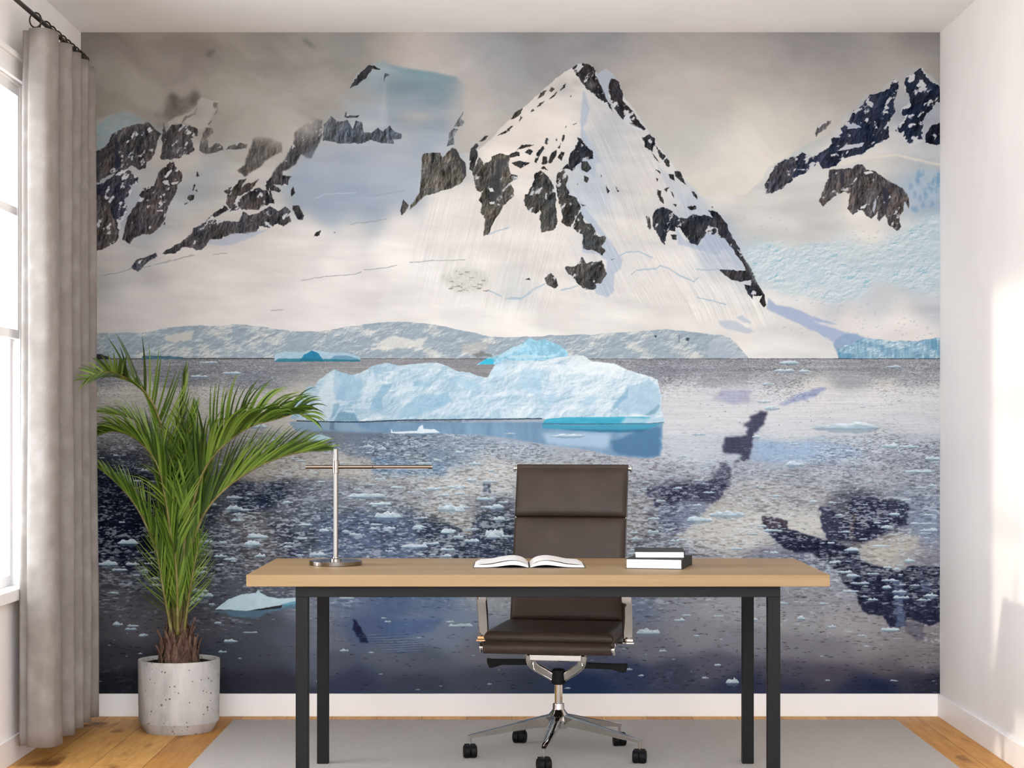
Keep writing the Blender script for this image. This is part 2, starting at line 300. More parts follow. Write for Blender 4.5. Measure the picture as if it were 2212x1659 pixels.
    M.rock('A 760,1260 790,1330 860,1400 850,1460 820,1500 B 820,0 790,90 740,150 720,200 700,260 690,320 640,400 550,480 480,460 400,500 350,560 320,550 280,520 300,450 310,360 350,270 400,200 440,130 470,60 A 480,1540 590,1500 640,1370', (92, 84, 86), 4, 10, .14, 26)
    M.poly('A 660,1470 720,1450 740,1510 690,1500', (196, 192, 196), 3, 6)
    M.poly('A 750,1480 820,1460 810,1500 760,1500', (196, 192, 196), 3, 6)
    M.poly('B 620,160 660,150 660,180 630,180', (205, 200, 200), 2, 6)
    M.poly('B 610,240 670,230 670,250 620,250', (205, 200, 200), 2, 6)
    M.rock('A 1550,1030 1680,1050 1810,1100 1810,1180 1700,1240 1600,1320 1510,1380 1460,1420 1380,1370 1450,1310 1490,1200 1520,1100', (100, 93, 88), 4, 12, 0, 27, soft=1, fog=.25)
    M.rock('C 210,880 200,1050 150,1130 100,1250 A 2050,1240 1990,1200 1940,1290 1890,1340 1820,1370 1800,1440 1720,1500 1640,1510 1700,1430 1750,1340 1840,1250 1920,1100 1930,990 2080,880 C 80,840', (88, 85, 88), 3, 10, .1, 28, soft=1, fog=.1)
    for k, q in enumerate(('A 905,1640 920,1600 970,1600 960,1640', 'A 970,1550 1000,1545 1000,1570', 'A 985,1420 1000,1370 1015,1420', 'A 950,1560 970,1490 985,1500 965,1550', 'B 905,120 930,90 970,90 965,130 930,150', 'A 1255,1560 1330,1520 1330,1570 1280,1590', 'A 1890,1560 1920,1510 1930,1580 1900,1620', 'B 670,380 690,350 695,370', 'B 870,180 915,160 880,190')):
        M.rock(q, (74, 72, 72), 2, 5, .0, 50 + k)
    M.rock('A 1640,1480 1760,1400 1900,1420 1860,1500 1720,1500 1830,1570 1700,1560 1590,1530 1500,1560 1400,1640 B 1340,0 1290,90 1280,170 1310,245 1480,230 1580,240 1640,190 1740,170 1700,60 1690,0 A 1680,1600', (92, 85, 86), 4, 8, .32, 30)
    M.rock('A 1300,1620 1340,1540 1400,1450 1470,1440 1430,1500 1520,1480 1590,1440 1540,1520 1420,1600 B 1330,110 1290,100', (96, 88, 86), 3, 8, .1, 31)
    M.rock('B 1060,370 1140,280 1260,190 1300,230 1180,300', (82, 78, 80), 2, 8, .1, 32)
    M.rock('B 660,655 700,620 850,540 940,460 960,410 1100,340 1250,330 1330,350 1400,340 1430,250 1500,290 1600,250 1690,200 1780,250 1840,200 1890,240 1890,350 1820,395 1770,365 1690,410 1590,390 1560,440 1480,475 1430,455 1330,460 1230,510 1120,520 1080,570 1030,628 960,600 860,590 770,655 700,665', (94, 90, 94), 3, 9, .02, 33)
    M.poly('B 1090,560 1120,525 1230,512 1330,462 1430,460 1580,440 1700,410 1560,480 1440,530 1320,570 1200,575', (172, 176, 190), 2, 10, 1, .85)
    M.rock('B 1910,190 1970,190 2020,290 2010,330 1960,330 1910,230', (84, 82, 86), 2, 6, 0, 34)
    M.rock('B 365,790 420,710 520,680 600,645 620,680 550,710 500,760 430,830', (92, 90, 94), 2, 6, .05, 35)
    M.line('X 222,594 250,590 285,579', 1.6, (140, 138, 138)); M.line('X 330,573 360,566 420,551', 2, (160, 164, 168), .8); M.line('X 300,578 325,575', 1.5, (120, 122, 124))
    # the domed mountain behind
    M.rock('C 215,920 290,840 350,900 440,880 490,960 520,880 580,900 600,1000 680,1000 735,950 780,990 840,930 900,990 965,1020 960,1060 880,1070 880,1110 770,1100 660,1070 580,1100 440,1105 350,1095 210,1080', (104, 112, 126), 3, 9, 0, 40, fog=.08)
    M.rock('C 470,575 500,510 540,460 590,410 640,360 700,355 760,400 680,390 620,480 560,525 490,570', (62, 60, 62), 3, 7, 0, 41)
    M.rock('C 795,430 850,450 810,470 795,520', (86, 90, 98), 2, 5, .2, 42)
    M.rock('C 415,850 430,790 440,830 560,840 540,860 440,860', (92, 98, 108), 2, 5, .1, 43)
    M.rock('C 1555,800 1530,870 1560,900 1540,940 1460,940 1510,860', (118, 120, 126), 2, 6, 0, 44)
    M.rock('C 1500,970 1460,1040 1465,1110 1395,1130 1420,1010 1460,960', (112, 116, 122), 2, 6, 0, 45)
    M.poly('C 800,340 810,700 835,920 770,980 740,860 790,600 790,400', (186, 187, 192), 2, 14, 3, .35)
    M.line('X 676,429 700,420 720,418 770,417', 1.8, (195, 202, 212), .9); M.line('X 788,424 830,420 875,410', 1.6, (128, 142, 160), .8)
    M.poly('C 800,330 950,375 1150,410 1500,470 1490,500 1150,460 960,430 860,380', (118, 146, 156), 2, 16, 2, .35)
    for cx, cy, rx, ry, a in ((560, 288, 46, 16, .8), (598, 300, 26, 26, .7), (668, 262, 34, 34, .75), (640, 240, 40, 40, .8), (330, 262, 36, 10, .5), (425, 240, 26, 20, .6), (450, 300, 40, 14, .5), (520, 290, 40, 16, .7), (590, 250, 90, 36, .9),
                              (1012, 200, 16, 34, .8), (1030, 250, 22, 60, .75), (905, 252, 34, 11, .5), (770, 205, 26, 18, .6), (720, 225, 30, 30, .7), (380, 325, 26, 7, .3), (1012, 150, 40, 10, .5)):
        sl, gx, gy = M.win([(cx - rx * 2, cy - ry * 2), (cx + rx * 2, cy + ry * 2)], 2)
        d = ((gx - cx) / rx) ** 2 + ((gy - cy) / ry) ** 2
        n = fbm(gx / 26, gy / 18, int(cx + cy), 4)
        M.put(sl, np.clip(np.exp(-d * 1.2) * (.35 + 1.3 * n) * a, 0, 1), sky[sl] + 6)
    # main peak: shaded faces, ski-track streaks
    M.poly('X 684,315 849,311 950,305 905,350 905,440 865,462 830,470 763,484 700,482 672,470 650,440 640,380 655,335', (157, 166, 182), 3, 16, 6, .45)
    sh = (172, 181, 197)
    M.poly('E 700,590 735,640 765,760 735,900 710,960 760,1060 800,1130 880,1290 820,1300 830,1440 760,1400 690,1380 640,1320 600,1390 560,1480 600,1640 680,1659 F 900,440 1040,640 1080,720 1060,800 1000,860 1000,1000 940,1080 820,1030 820,940 920,840 930,720 860,660 700,640 690,560 900,520 830,440 700,300 660,200 560,100 560,0 E 560,1500 620,1290 680,1050 690,960 675,880 700,700', sh, 2.5, 14, 1, .8)
    M.poly('F 1590,400 1680,520 1830,570 1900,470 2080,530 2200,650 2050,600 1990,670 1880,640 1740,600 1620,560', sh, 3, 12, 1, .85)
    M.poly('H 0,470 90,540 190,680 260,800 180,790 110,640 0,560', sh, 3, 12, 1, .6)
    M.poly('H 470,1180 480,1070 550,1135 700,1165 820,1205 900,1250 1100,1310 1150,1330 900,1305 1060,1350 1210,1400 1400,1450 1500,1480 1560,1659 1180,1659 1160,1530 1000,1430 700,1290', (162, 173, 199), 2, 14, 1, .9)
    M.poly('E 1400,1300 1540,1400 1640,1560 1700,1640 F 1750,0 1900,200 1990,260 1900,300 1760,260 1600,120 1500,0', (180, 187, 200), 3, 14, 3, .5)
    sl, gx, gy, m = M.mask(P('X 1258,200 1300,240 1370,270 1400,300 1440,380 1510,450 1560,520 1620,600 1680,690 1640,720 1500,690 1330,640 1250,640 1100,640 1080,500 1130,400 1250,400'), 4, 20, 8, 9)
    for ang, sc2, aa, sd in ((.50, 1.7, 15, 3), (.42, 1.0, 14, 4), (.62, 2.6, 8, 5)):
        u = (gx - ang * gy) + 9 * (vnoise(gx / 130, gy / 130, sd) - .5) * 4; w = gy / 110
        n = vnoise(u / sc2, w, sd)
        M.im[sl] += ((n - .5) * aa * m * np.clip((gx - gy * .1 - 1070) / 200, .25, 1) * (.4 + vnoise(gx / 80, gy / 60, 9)))[..., None] * np.array([1, .98, .93], np.float32)
    sl, gx, gy, m = M.mask(P('X 930,420 1060,420 1230,500 1200,700 900,640 890,520'), 4, 20, 14, 9)
    n = vnoise((gx + .25 * gy) / 2.2, gy / 50, 6); M.im[sl] += ((n - .5) * 15 * m)[..., None]
    # crags of the main peak
    gr = (118, 113, 106); bk = (64, 62, 66)
    M.rock('C 1155,1215 1180,1195 1330,1190 1350,1240 1390,1200 1450,1140 1480,1160 1520,1240 1570,1290 1575,1410 1540,1480 1440,1530 1300,1570 1170,1610 D 1170,110 1090,190 1040,230 1050,190 1100,120 1135,60 C 1140,1480 1155,1350', gr, 2, 8, 0, 60)
    M.poly('C 1440,1150 1480,1160 1530,1250 1575,1290 1575,1400 1545,1400 1530,1290 1480,1220 1440,1240', (62, 62, 66), 2, 6, 0, .8)
    M.rock('D 975,135 1030,190 1000,250 960,290 950,240', (98, 94, 92), 1, 6, 0, 61)
    M.rock('C 1670,1100 1700,1110 1690,1230 1640,1370 1610,1350 1620,1160', (78, 76, 78), 2, 7, .05, 62)
    M.rock('C 1640,1380 1700,1230 1740,1290 1800,1290 1830,1230 1900,1200 2000,1220 1980,1300 2000,1390 2070,1410 2060,1450 2000,1480 2030,1550 D 2030,100 1950,180 1880,290 1820,380 1790,470 1740,490 1760,320 1710,260 1730,190 1700,130 1740,60 C 1720,1570 1680,1560 1650,1440', (112, 106, 98), 3, 8, .06, 63)
    M.poly('C 1880,1260 1960,1240 1970,1300 1900,1420 1930,1500 1900,1659 D 1880,120 1830,200 1800,100 C 1800,1500 1840,1400', (64, 64, 70), 4, 8, 1, .65)
    M.poly('D 1790,30 1830,25 1850,60 1810,60', (214, 214, 216), 1.5, 6); M.poly('D 1800,160 1850,155 1855,180 1810,178', (210, 210, 214), 1.5, 6)
    for k, q in enumerate(('C 2010,1290 2080,1270 2190,1290 2100,1340 2050,1320', 'C 2000,1210 2080,1190 2090,1220 2020,1235', 'E 0,1210 60,1180 100,1190 90,1220 10,1240', 'E 70,1165 120,1120 240,1115 180,1140', 'E 145,1190 190,1150 230,1180 200,1215', 'E 30,1300 90,1280 200,1290 110,1340',
                           'E 330,1110 350,1050 385,1060 370,1110', 'E 240,1280 260,1200 320,1130 340,1150 290,1220 260,1290', 'E 310,1300 320,1230 360,1230 365,1290 330,1310', 'E 370,1290 400,1200 450,1160 450,1220 400,1290', 'E 460,1240 500,1180 530,1190 500,1270', 'E 500,1080 510,1020 535,1025 515,1085',
                           'E 460,1150 490,1100 480,1150', 'E 440,1080 450,1045 460,1080', 'E 300,1340 330,1320 370,1360', 'E 620,1480 660,1490 640,1505', 'E 710,1410 760,1430 745,1480 715,1460', 'E 920,1500 960,1560 940,1580', 'E 1010,1510 1050,1560 1035,1570', 'E 870,1405 885,1400 880,1430',
                           'E 530,960 545,930 545,950', 'E 610,920 650,905 615,930', 'E 90,900 110,840 130,860', 'E 0,950 35,930 20,960', 'E 200,810 225,770 240,790', 'E 380,600 400,565 435,580 400,615', 'E 480,600 540,520 530,570', 'E 580,655 590,635 590,660', 'E 270,680 300,620 360,590 330,640',
                           'E 10,880 60,800 130,765 100,830 40,870', 'E 260,760 290,720 340,695 300,740', 'E 370,685 430,630 460,600 440,650', 'C 1870,1030 1960,980 2020,930 1990,990 1920,1020', 'C 1700,1090 1760,1030 1790,1030 1760,1070', 'F 150,900 190,885 205,905', 'F 680,175 740,195 700,195', 'F 970,710 1005,705 980,715',
                           'F 1560,180 1600,180 1590,205', 'F 1540,50 1570,90 1575,130 1555,90', 'E 1480,1540 1530,1520 1500,1570', 'E 1410,1540 1450,1560 1450,1640 1420,1600', 'F 1420,90 1470,120 1480,180 1440,150', 'E 1395,1350 1440,1370 1445,1400', 'E 1400,1430 1425,1440 1415,1470', 'D 120,490 140,455 190,425 175,480', 'D 310,455 330,445 325,455')):
        M.rock(q, (88, 84, 78) if k in (22, 23, 24, 25, 26, 27, 28, 29, 30, 31, 32, 33) else (70, 68, 66), 1.6, 4, .05, 100 + k)
    M.rock('E 600,385 700,330 800,370 830,450 880,560 940,690 1000,800 960,760 880,700 780,610 720,560 640,450', (70, 66, 68), 4, 9, .2, 64, lean=.4)
    M.poly('E 570,540 620,480 680,500 720,560 640,550', (176, 172, 170), 4, 10, 4, .6)
    M.poly('E 760,500 830,540 800,590 740,560', (150, 146, 145), 4, 10, 4, .6)
    M.poly('E 830,440 920,395 1000,450 1040,510 985,480 960,560 950,640 1000,780 930,680 880,560 840,480', (166, 172, 184), 2, 9, 1, .9)
    M.rock('E 975,480 1045,510 1080,620 1085,700 1150,760 1210,850 1300,960 1280,975 1160,920 1080,870 1000,770 960,640 950,560', (58, 54, 58), 3, 8, .22, 65, lean=.4)
    M.poly('E 1090,880 1120,810 1180,910 1130,900', (200, 200, 206), 2, 7)
    M.poly('E 1150,900 1300,985 1260,990 1180,960 1080,880', (206, 208, 212), 1, 9, 1, .7)
    M.rock('E 1270,1050 1340,1010 1390,1060 1400,1110 1370,1140 1370,1190 1300,1130', (66, 68, 70), 3, 7, .1, 66)
    M.rock('E 1400,1120 1450,1180 1530,1270 1545,1350 1480,1290 1440,1230', (82, 84, 88), 3, 7, .2, 67)
    M.rock('E 1360,1190 1410,1250 1440,1290 1390,1250', (70, 70, 74), 2, 7, .1, 68)
    M.rock('E 1580,1370 1630,1370 1690,1500 1640,1460 1590,1420', (74, 76, 80), 2, 7, .05, 69)
    M.rock('E 1520,1395 1570,1400 1580,1460 1540,1440', (78, 72, 72), 1, 7, 0, 70)
    M.rock('F 1745,60 1770,60 1800,110 1800,135 1760,100', (70, 70, 72), 2, 6, 0, 71); M.rock('F 1930,200 1945,205 1945,220', (70, 70, 72), 1, 6, 0, 71)
    M.rock('E 660,1040 700,1090 800,1190 800,1260 720,1240 690,1280 640,1310 600,1370 560,1300 590,1190 640,1110', bk, 4, 8, .12, 72, blue=.6)
    M.rock('E 690,1280 740,1270 790,1340 740,1385 690,1350', (70, 72, 76), 2, 7, 0, 73)
    M.rock('E 500,1350 560,1300 600,1370 560,1340', bk, 2, 7, .1, 72)
    M.rock('E 240,1400 300,1360 400,1450 430,1520 450,1600 F 450,90 440,170 460,360 440,420 380,440 310,460 290,400 300,240 250,280 190,250 140,180 150,90 E 180,1580 230,1480', (92, 90, 88), 4, 9, .14, 74)
    M.rock('E 450,1400 520,1350 560,1430 540,1500 570,1570 F 570,80 650,130 680,210 650,280 580,400 540,380 500,350 510,290 490,200 460,100 E 450,1500', (96, 92, 88), 4, 9, .1, 75)
    M.rock('F 680,250 720,350 790,370 830,440 850,490 920,490 930,540 880,570 910,620 880,670 830,630 740,620 700,600 700,480 650,450 610,400 640,310', (84, 84, 84), 4, 9, .03, 76)
    M.rock('F 530,790 640,760 700,680 730,740 880,720 920,770 930,840 880,930 830,940 820,985 730,990 650,930 600,870 550,830', (92, 90, 90), 4, 9, .1, 77)
    M.rock('F 335,890 400,835 440,880 470,960 440,985 360,950', (94, 92, 90), 2, 8, .1, 78)
    M.rock('F 1370,290 1420,210 1500,220 1560,250 1610,300 1700,320 1760,280 1860,290 1950,300 1900,240 1980,250 2040,320 2090,390 2120,470 2170,560 2212,640 2150,600 2080,520 1990,470 1890,460 1830,520 1820,570 1740,550 1680,480 1640,420 1590,390 1580,430 1530,420 1500,490 1490,570 1440,520 1400,450 1370,350', (72, 72, 76), 4, 9, .2, 79, blue=.5)
    M.rock('F 1310,290 1340,300 1360,440 1320,400', (84, 84, 84), 2, 7, .05, 80)
    M.rock('F 1700,210 1760,190 1810,215 1740,240', (66, 64, 66), 2, 7, .05, 81)
    M.rock('F 1540,470 1600,470 1600,520 1560,515', (66, 68, 70), 2, 7, .05, 82)
    M.rock('H 0,260 50,350 120,460 210,640 310,770 350,850 380,940 450,1050 470,1150 440,1160 400,1110 430,1050 350,1060 310,970 330,900 230,920 130,900 30,820 20,800 120,810 270,820 250,760 200,690 100,540 0,460', (66, 64, 70), 2.5, 9, .12, 83)
    M.rock('H 250,950 320,960 340,1090 290,1040', (70, 68, 74), 2, 7, .05, 84)
    for q in ('F 1050,680 1120,640 1230,630 1370,690', 'F 1160,860 1220,810 1400,800 1440,765 1540,800 1620,860 1760,920 1810,880', 'F 0,1075 110,1080 200,1010 340,940', 'F 490,1000 600,980 660,960', 'F 1790,800 1900,810 2010,800', 'F 1790,1070 1930,1100 2080,1140', 'D 1790,470 1900,430 1990,400', 'D 1780,1000 1920,1065', 'D 1960,1085 2100,1085 2212,1015'):
        M.line(q, 3.2, (168, 184, 198), .85, 2, 10)
    for q in ('D 0,910 240,870 510,850 580,825', 'D 600,810 820,785 920,765', 'D 1040,740 1240,722 1570,712', 'D 470,375 560,355 700,345', 'D 600,360 820,320', 'B 1150,660 1280,648', 'B 1700,1195 1820,1192', 'B 770,715 960,665', 'B 600,760 750,715'):
        M.line(q, 1.8, (150, 150, 148), .75, 1.5, 10)
    M.poly('D 1340,860 1500,790 1640,800 1800,850 1780,920 1770,960 1640,1020 1500,1040 1440,980 1340,910', (200, 198, 190), 6, 12, 4, .7, tex=26, tx=3, ty=5)
    for k in range(26):
        x = 965 + rs.rand() * 85; y = 583 + rs.rand() * 46
        M.poly([(x, y), (x + 8 + 6 * rs.rand(), y - 3 + 8 * rs.rand()), (x + 8, y + 2), (x - 1, y + 1.6)], (138, 134, 126), 1, 4, 0, .8, seed=k)
    M.poly('H 0,1300 60,1290 160,1290 250,1340 350,1390 300,1420 180,1390 60,1360', (182, 188, 200), 3, 10, 1, .8); M.poly('H 170,1260 240,1240 330,1320 250,1310', (182, 188, 200), 3, 10, 1, .8)
    # right mountain
    nv = (46, 50, 66)
    M.rock('G 460,1590 450,1500 510,1390 560,1310 640,1260 760,1230 800,1190 900,1230 990,1190 1090,1110 1090,1060 1200,1000 1180,960 1270,860 1310,790 1390,740 1440,660 1520,620 1640,580 1680,490 1730,510 1720,620 1690,700 1690,820 1640,900 1630,970 1640,1050 1590,1090 1500,1120 1380,1210 1200,1240 1130,1320 1000,1350 960,1280 900,1340 850,1390 750,1420 620,1530 560,1560', (58, 62, 80), 4, 10, .22, 85, blue=.6, lean=-.2)
    M.rock('G 460,1590 450,1500 510,1390 560,1310 640,1260 740,1240 760,1330 700,1440 620,1530 560,1560', (98, 94, 104), 2, 8, .03, 86)
    M.rock('G 1790,480 1960,380 2030,500 2130,560 2130,700 2080,740 2000,820 1960,900 1960,1080 1830,1130 1770,1060 1780,980 1720,1030 1700,960 1800,860 1740,800 1840,700 1830,620 1790,600', (46, 50, 66), 4, 9, .62, 87, blue=.5, lean=-.3)
    M.rock('G 2150,900 2050,930 1990,1010 1990,1100 2080,1120 2150,1110', (38, 42, 60), 3, 8, .3, 88)
    M.rock('G 910,1040 950,950 1020,890 1090,890 1040,960 980,1000 940,1030', (120, 114, 118), 3, 7, .3, 89)
    M.poly('G 1230,960 1290,900 1380,950 1300,960', (176, 180, 192), 3, 7); M.poly('G 1150,1180 1220,1120 1400,1095 1380,1130 1300,1150', (190, 190, 198), 3, 7); M.poly('G 750,1350 840,1350 830,1365', (200, 200, 205), 2, 5)
    M.poly('G 1500,960 1520,930 1530,960', (190, 190, 200), 1, 5)
    M.line('G 1160,1310 1400,1240 1700,1215 2124,1310', 5, (228, 218, 200), .7, 2, 14, soft=1)
    M.rock('G 970,1659 1010,1540 1060,1440 1070,1350 1160,1345 1290,1340 1320,1305 1390,1310 1420,1350 1510,1370 1580,1430 1660,1480 1760,1530 1830,1620 H 1830,90 1830,220 1790,150 1780,230 1740,300 1750,400 1720,430 1640,390 1600,280 1550,340 1520,320 1530,250 1470,320 1430,290 1380,230 1290,280 1240,220 1270,80 1210,60 1170,70 1060,150 1010,200 970,150', (104, 96, 96), 3, 8, .04, 90)
    M.poly('G 1180,1360 1220,1400 1210,1500 1180,1540 1170,1420', (50, 50, 62), 3, 8, 1, .8); M.poly('H 1560,0 1620,40 1640,140 1600,240 1590,100', (48, 50, 64), 3, 8, 1, .85); M.poly('G 1560,1420 1650,1480 1600,1560 H 1720,0 1830,80 1800,60', (48, 48, 58), 3, 8, 1, .6)
    M.poly('G 1390,1385 1470,1365 1490,1385 1420,1400', (214, 212, 212), 2, 6)
    M.poly('H 1370,200 1440,170 1410,215 1360,230', (206, 206, 210), 2, 6); M.poly('H 1480,230 1510,120 1520,160 1500,270', (180, 184, 196), 2, 6)
    M.poly('G 1760,1490 1900,1380 2000,1350 2140,1370 2140,1659 1860,1659', (168, 182, 198), 5, 14, 4, .55, tex=16, tx=18, ty=22)
    for k in range(26):
        x = 1960 + rs.rand() * 70; y = 370 + rs.rand() * 80
        M.poly([(x, y), (x + 6, y - 5), (x + 9, y + 9), (x + 1, y + 13)], (112, 150, 180), 4, 6, 1, .45, seed=k)
    # icefall: a jumble of blocks
    sl, gx, gy, m = M.mask(P('X 1595,535 1640,525 1720,532 1790,525 1880,528 1950,500 2000,465 2035,460 2035,640 1985,628 1900,612 1895,620 1850,650 1780,652 1720,640 1650,622 1625,585'), 16, 26, 7, 9)
    v = relief(gx + gy * .3, gy, 11, 7, 51, 4, 1.3, 1.3, 12) * .55 + relief(gx, gy, 4.5, 3.6, 52, 2, 1, 1, 4) * .2
    v = np.clip(v, -1, 1)
    c = np.array([196, 206, 211], np.float32) + v[..., None] * np.array([40, 29, 22], np.float32)
    k = np.clip((vnoise(gx / 16, gy / 10, 55) - .70) * 6, 0, .7) * np.clip(-v * 2.5, 0, 1)
    c = c * (1 - k[..., None]) + np.array([118, 174, 200], np.float32) * k[..., None]
    M.put(sl, m * np.clip(.15 + 1.4 * fbm(gx / 45, gy / 22, 53, 2), 0, .9), c)
    for k in range(230):
        x = 1560 + rs.rand() * 470; y = 640 + rs.rand() * 100 if k % 3 else 470 + rs.rand() * 60
        if y > 640 + (x - 1560) * .25 + 40 or x < 1680 and y > 600: continue
        w = 3 + rs.rand() * 8
        M.poly([(x, y), (x + w, y - 1.5 - rs.rand()), (x + w * .6, y + 1.2)], (176, 180, 192), 1, 4, 0, .7, seed=k)
    # ice front along the shore
    sl, gx, gy, m = M.mask(P('X 170,722 206,720 262,719 320,717 360,707 400,704 470,703 520,700 560,704 620,714 650,716 690,716 740,708 790,700 860,694 900,696 960,705 1010,716 1060,727 1120,728 1190,724 1280,722 1400,713 1440,711 1470,713 1565,724 1580,732 1600,752 1618,774 1618,776 170,776'), 2.5, 18, 0, 12)
    sl2, _, _, m2 = M.mask(P('X 1812,776 1808,752 1840,742 1866,730 1890,733 1930,737 1975,736 2035,729 2035,776'), 3, 12, 0, 13)
    M.poly('X 1800,740 1812,776 1880,776 1872,735 1850,722 1820,722', (146, 164, 190), 3, 12, 1, .9, tex=10)
    for (s_, m_, base, lit, sd) in ((sl, m, (156, 167, 177), (208, 206, 201), 61), (sl2, m2, (138, 170, 190), (196, 210, 216), 62)):
        yy, xx = GY[s_], GX[s_]
        n1 = fbm((xx + .5 * yy) / 46, (yy - .3 * xx) / 20, sd, 4)
        rl = relief(xx + .4 * yy, yy, 17, 11, sd + 3, 5, 1.4, 1.2, 16) * .38 + relief(xx, yy, 5, 5, sd + 8, 3, 1, 1, 5) * .12
        t = np.clip(.10 + (n1 - .5) * 3.2 + rl * 1.1, 0, 1) * .9
        sc_ = np.clip(.93 + .07 * np.clip((xx - 200) / 500, 0, 1) + .14 * rl, .75, 1.1)[..., None]
        c = (np.array(base, np.float32) * (1 - t[..., None]) + np.array(lit, np.float32) * t[..., None]) * sc_
        if sd == 62:
            c = c + ((vnoise(xx / 3.2, yy / 16, 66) - .5) * 44)[..., None] * np.array([1, .8, .6], np.float32)
            k = np.clip((vnoise(xx / 14, yy / 22, 67) - .62) * 4, 0, .6)[..., None]; c = c * (1 - k) + np.array([84, 136, 166], np.float32) * k
        M.put(s_, m_, c)
    M.poly('I 690,200 760,190 980,150 940,230 870,250 760,260 680,240', (204, 196, 186), 4, 10, 1, .8); M.poly('J 870,240 980,200 1000,150 1100,110 1200,130 1300,150 1430,120 1370,220 1200,230 1000,240', (222, 217, 208), 4, 9, 1, .8, tex=14, tx=4, ty=4)
    M.poly('F 2010,1430 2060,1440 2140,1520 2212,1600 2212,1659 1900,1640 1900,1500', (176, 182, 194), 3, 10, 1, .6)
    for q in ('F 1385,1430 1415,1440 1395,1460', 'F 1690,1455 1720,1460 1715,1490 1690,1485', 'F 1620,1430 1626,1430 1626,1500 1620,1500'): M.poly(q, (72, 78, 92), 1, 4)
    M.poly('J 1780,200 2040,160 2000,220 1880,290 1760,270', (196, 188, 178), 4, 8, 2, .6, tex=30, tx=5, ty=2); M.poly('J 1850,290 1960,260 2060,300 1900,315', (104, 98, 92), 4, 6, 1, .6)
    M.line('X 175,775 620,775', 3, (66, 62, 62), .9, 1, 10); M.line('X 620,776 1060,775', 3, (96, 92, 90), .85, 1, 10); M.line('X 1260,776 2035,775', 2.6, (70, 70, 78), .85, 1, 10)
    M.poly('X 175,767 210,764 240,772 235,775 175,776', (40, 38, 42), 3, 5, 0, .9)

    # ------------------------------------------------ water
    wat = field(pts5(WATER), 24, 13, 10, 1.7)
    wl_ = wat.mean(-1, keepdims=True); wat = wl_ + (wat - wl_) * .75
    wy = 776; r0 = wy - MY0
    wl = (slice(r0, MH), slice(0, MW))
    M.im[wl] = wat[wl]
    def mirror(spec, col, a=.9, seed=1, warp=5, soft=1, tex=10):
        M.poly(spec, col, warp, 9, soft, a, seed, wx=1.8, wy=.45, tex=tex, tx=5, ty=26)
    for q, col, a, so in (('X 170,778 2035,778 2035,790 170,790', (140, 138, 144), .5, 1), ('X 1430,796 2035,793 2035,801 1430,803', (122, 120, 130), .5, 1), ('X 170,800 640,798 640,806 170,808', (120, 118, 126), .5, 1),
                      ('X 1430,838 1600,836 1800,838 2035,834 2035,868 1900,900 2035,908 2035,936 1800,940 1700,946 1640,950 1430,944', (206, 203, 205), .55, 2), ('X 1445,940 1600,936 1620,975 1560,1000 1432,992', (190, 193, 200), .6, 2),
                      ('X 170,838 430,836 640,842 640,905 560,925 170,925', (190, 181, 173), .5, 2), ('X 500,985 640,965 800,990 830,1024 640,1030 500,1028', (192, 184, 176), .5, 2), ('X 800,1012 900,1008 900,1030 800,1032', (120, 140, 164), .35, 2),
                      ('X 960,1012 1060,1000 1110,1008 1110,1062 1000,1066 930,1064 900,1050', (204, 197, 190), .5, 3), ('X 1480,1120 1560,1108 1650,1120 1640,1150 1680,1180 1560,1186 1480,1176 1450,1160', (198, 193, 188), .6, 3),
                      ('X 1660,1120 1780,1112 1790,1150 1700,1150', (200, 196, 188), .6, 2), ('X 1860,1172 1930,1150 1990,1160 1990,1180 1900,1205 1868,1190', (192, 182, 172), .6, 2), ('X 1350,1080 1400,1070 1396,1150 1360,1190 1340,1180', (192, 184, 178), .45, 3)):
        M.poly(q, col, 7, 13, so, a, len(q), wx=2.6, wy=.3, tex=12, tx=46, ty=2.2)
    mirror('P 205,60 420,100 415,170 600,230 720,270 860,290 1070,390 1080,470 1300,520 1420,560 1500,510 1785,510 1800,1000 1700,1050 1500,980 1430,1060 1330,1050 1270,950 1150,940 1080,890 1050,760 920,660 900,590 800,500 720,440 600,380 500,390 400,350 330,310 280,240 200,180', (40, 42, 62), .93, 2)
    mirror('P 1360,640 1440,640 1470,900 1480,1050 1400,1050 1370,850', (92, 102, 128), .9, 3); mirror('P 1620,640 1700,650 1700,740 1630,740', (92, 102, 128), .8, 3); mirror('P 1520,740 1600,800 1640,880 1580,860', (110, 112, 128), .7, 3)
    mirror('P 700,-20 800,-20 880,60 960,90 980,-100 1100,-120 1480,-60 1500,0 1480,140 1350,160 1200,260 1080,300 960,280 780,280 740,190', (52, 54, 76), .88, 4)
    mirror('P 205,60 420,100 415,160 210,165', (84, 74, 84), .9, 5)
    mirror('P 985,40 1015,40 1010,270 985,270', (120, 104, 100), .7, 6)
    mirror('P 1450,1000 1640,1020 1650,1160 1580,1180 1460,1080', (92, 90, 104), .6, 7)
    mirror('L 720,690 750,700 740,790 680,870 650,960 620,1080 500,1110 560,1040 400,1020 440,900 600,890 590,790 640,730', (56, 56, 76), .86, 8, 7, 2); mirror('L 410,1100 480,1150 470,1290 400,1350 300,1420 0,1380 0,1260 300,1250', (62, 62, 82), .6, 9, 7, 2)
    mirror('L 860,640 1000,560 1200,500 1240,520 1080,600 880,650', (146, 152, 184), .85, 10, 5, 2); mirror('L 330,600 400,520 640,520 640,620 500,640', (160, 160, 180), .75, 11, 7, 3)
    mirror('L 660,930 1100,940 1400,960 1560,1040 1400,1090 640,1090', (152, 172, 200), .6, 12, 6, 4)
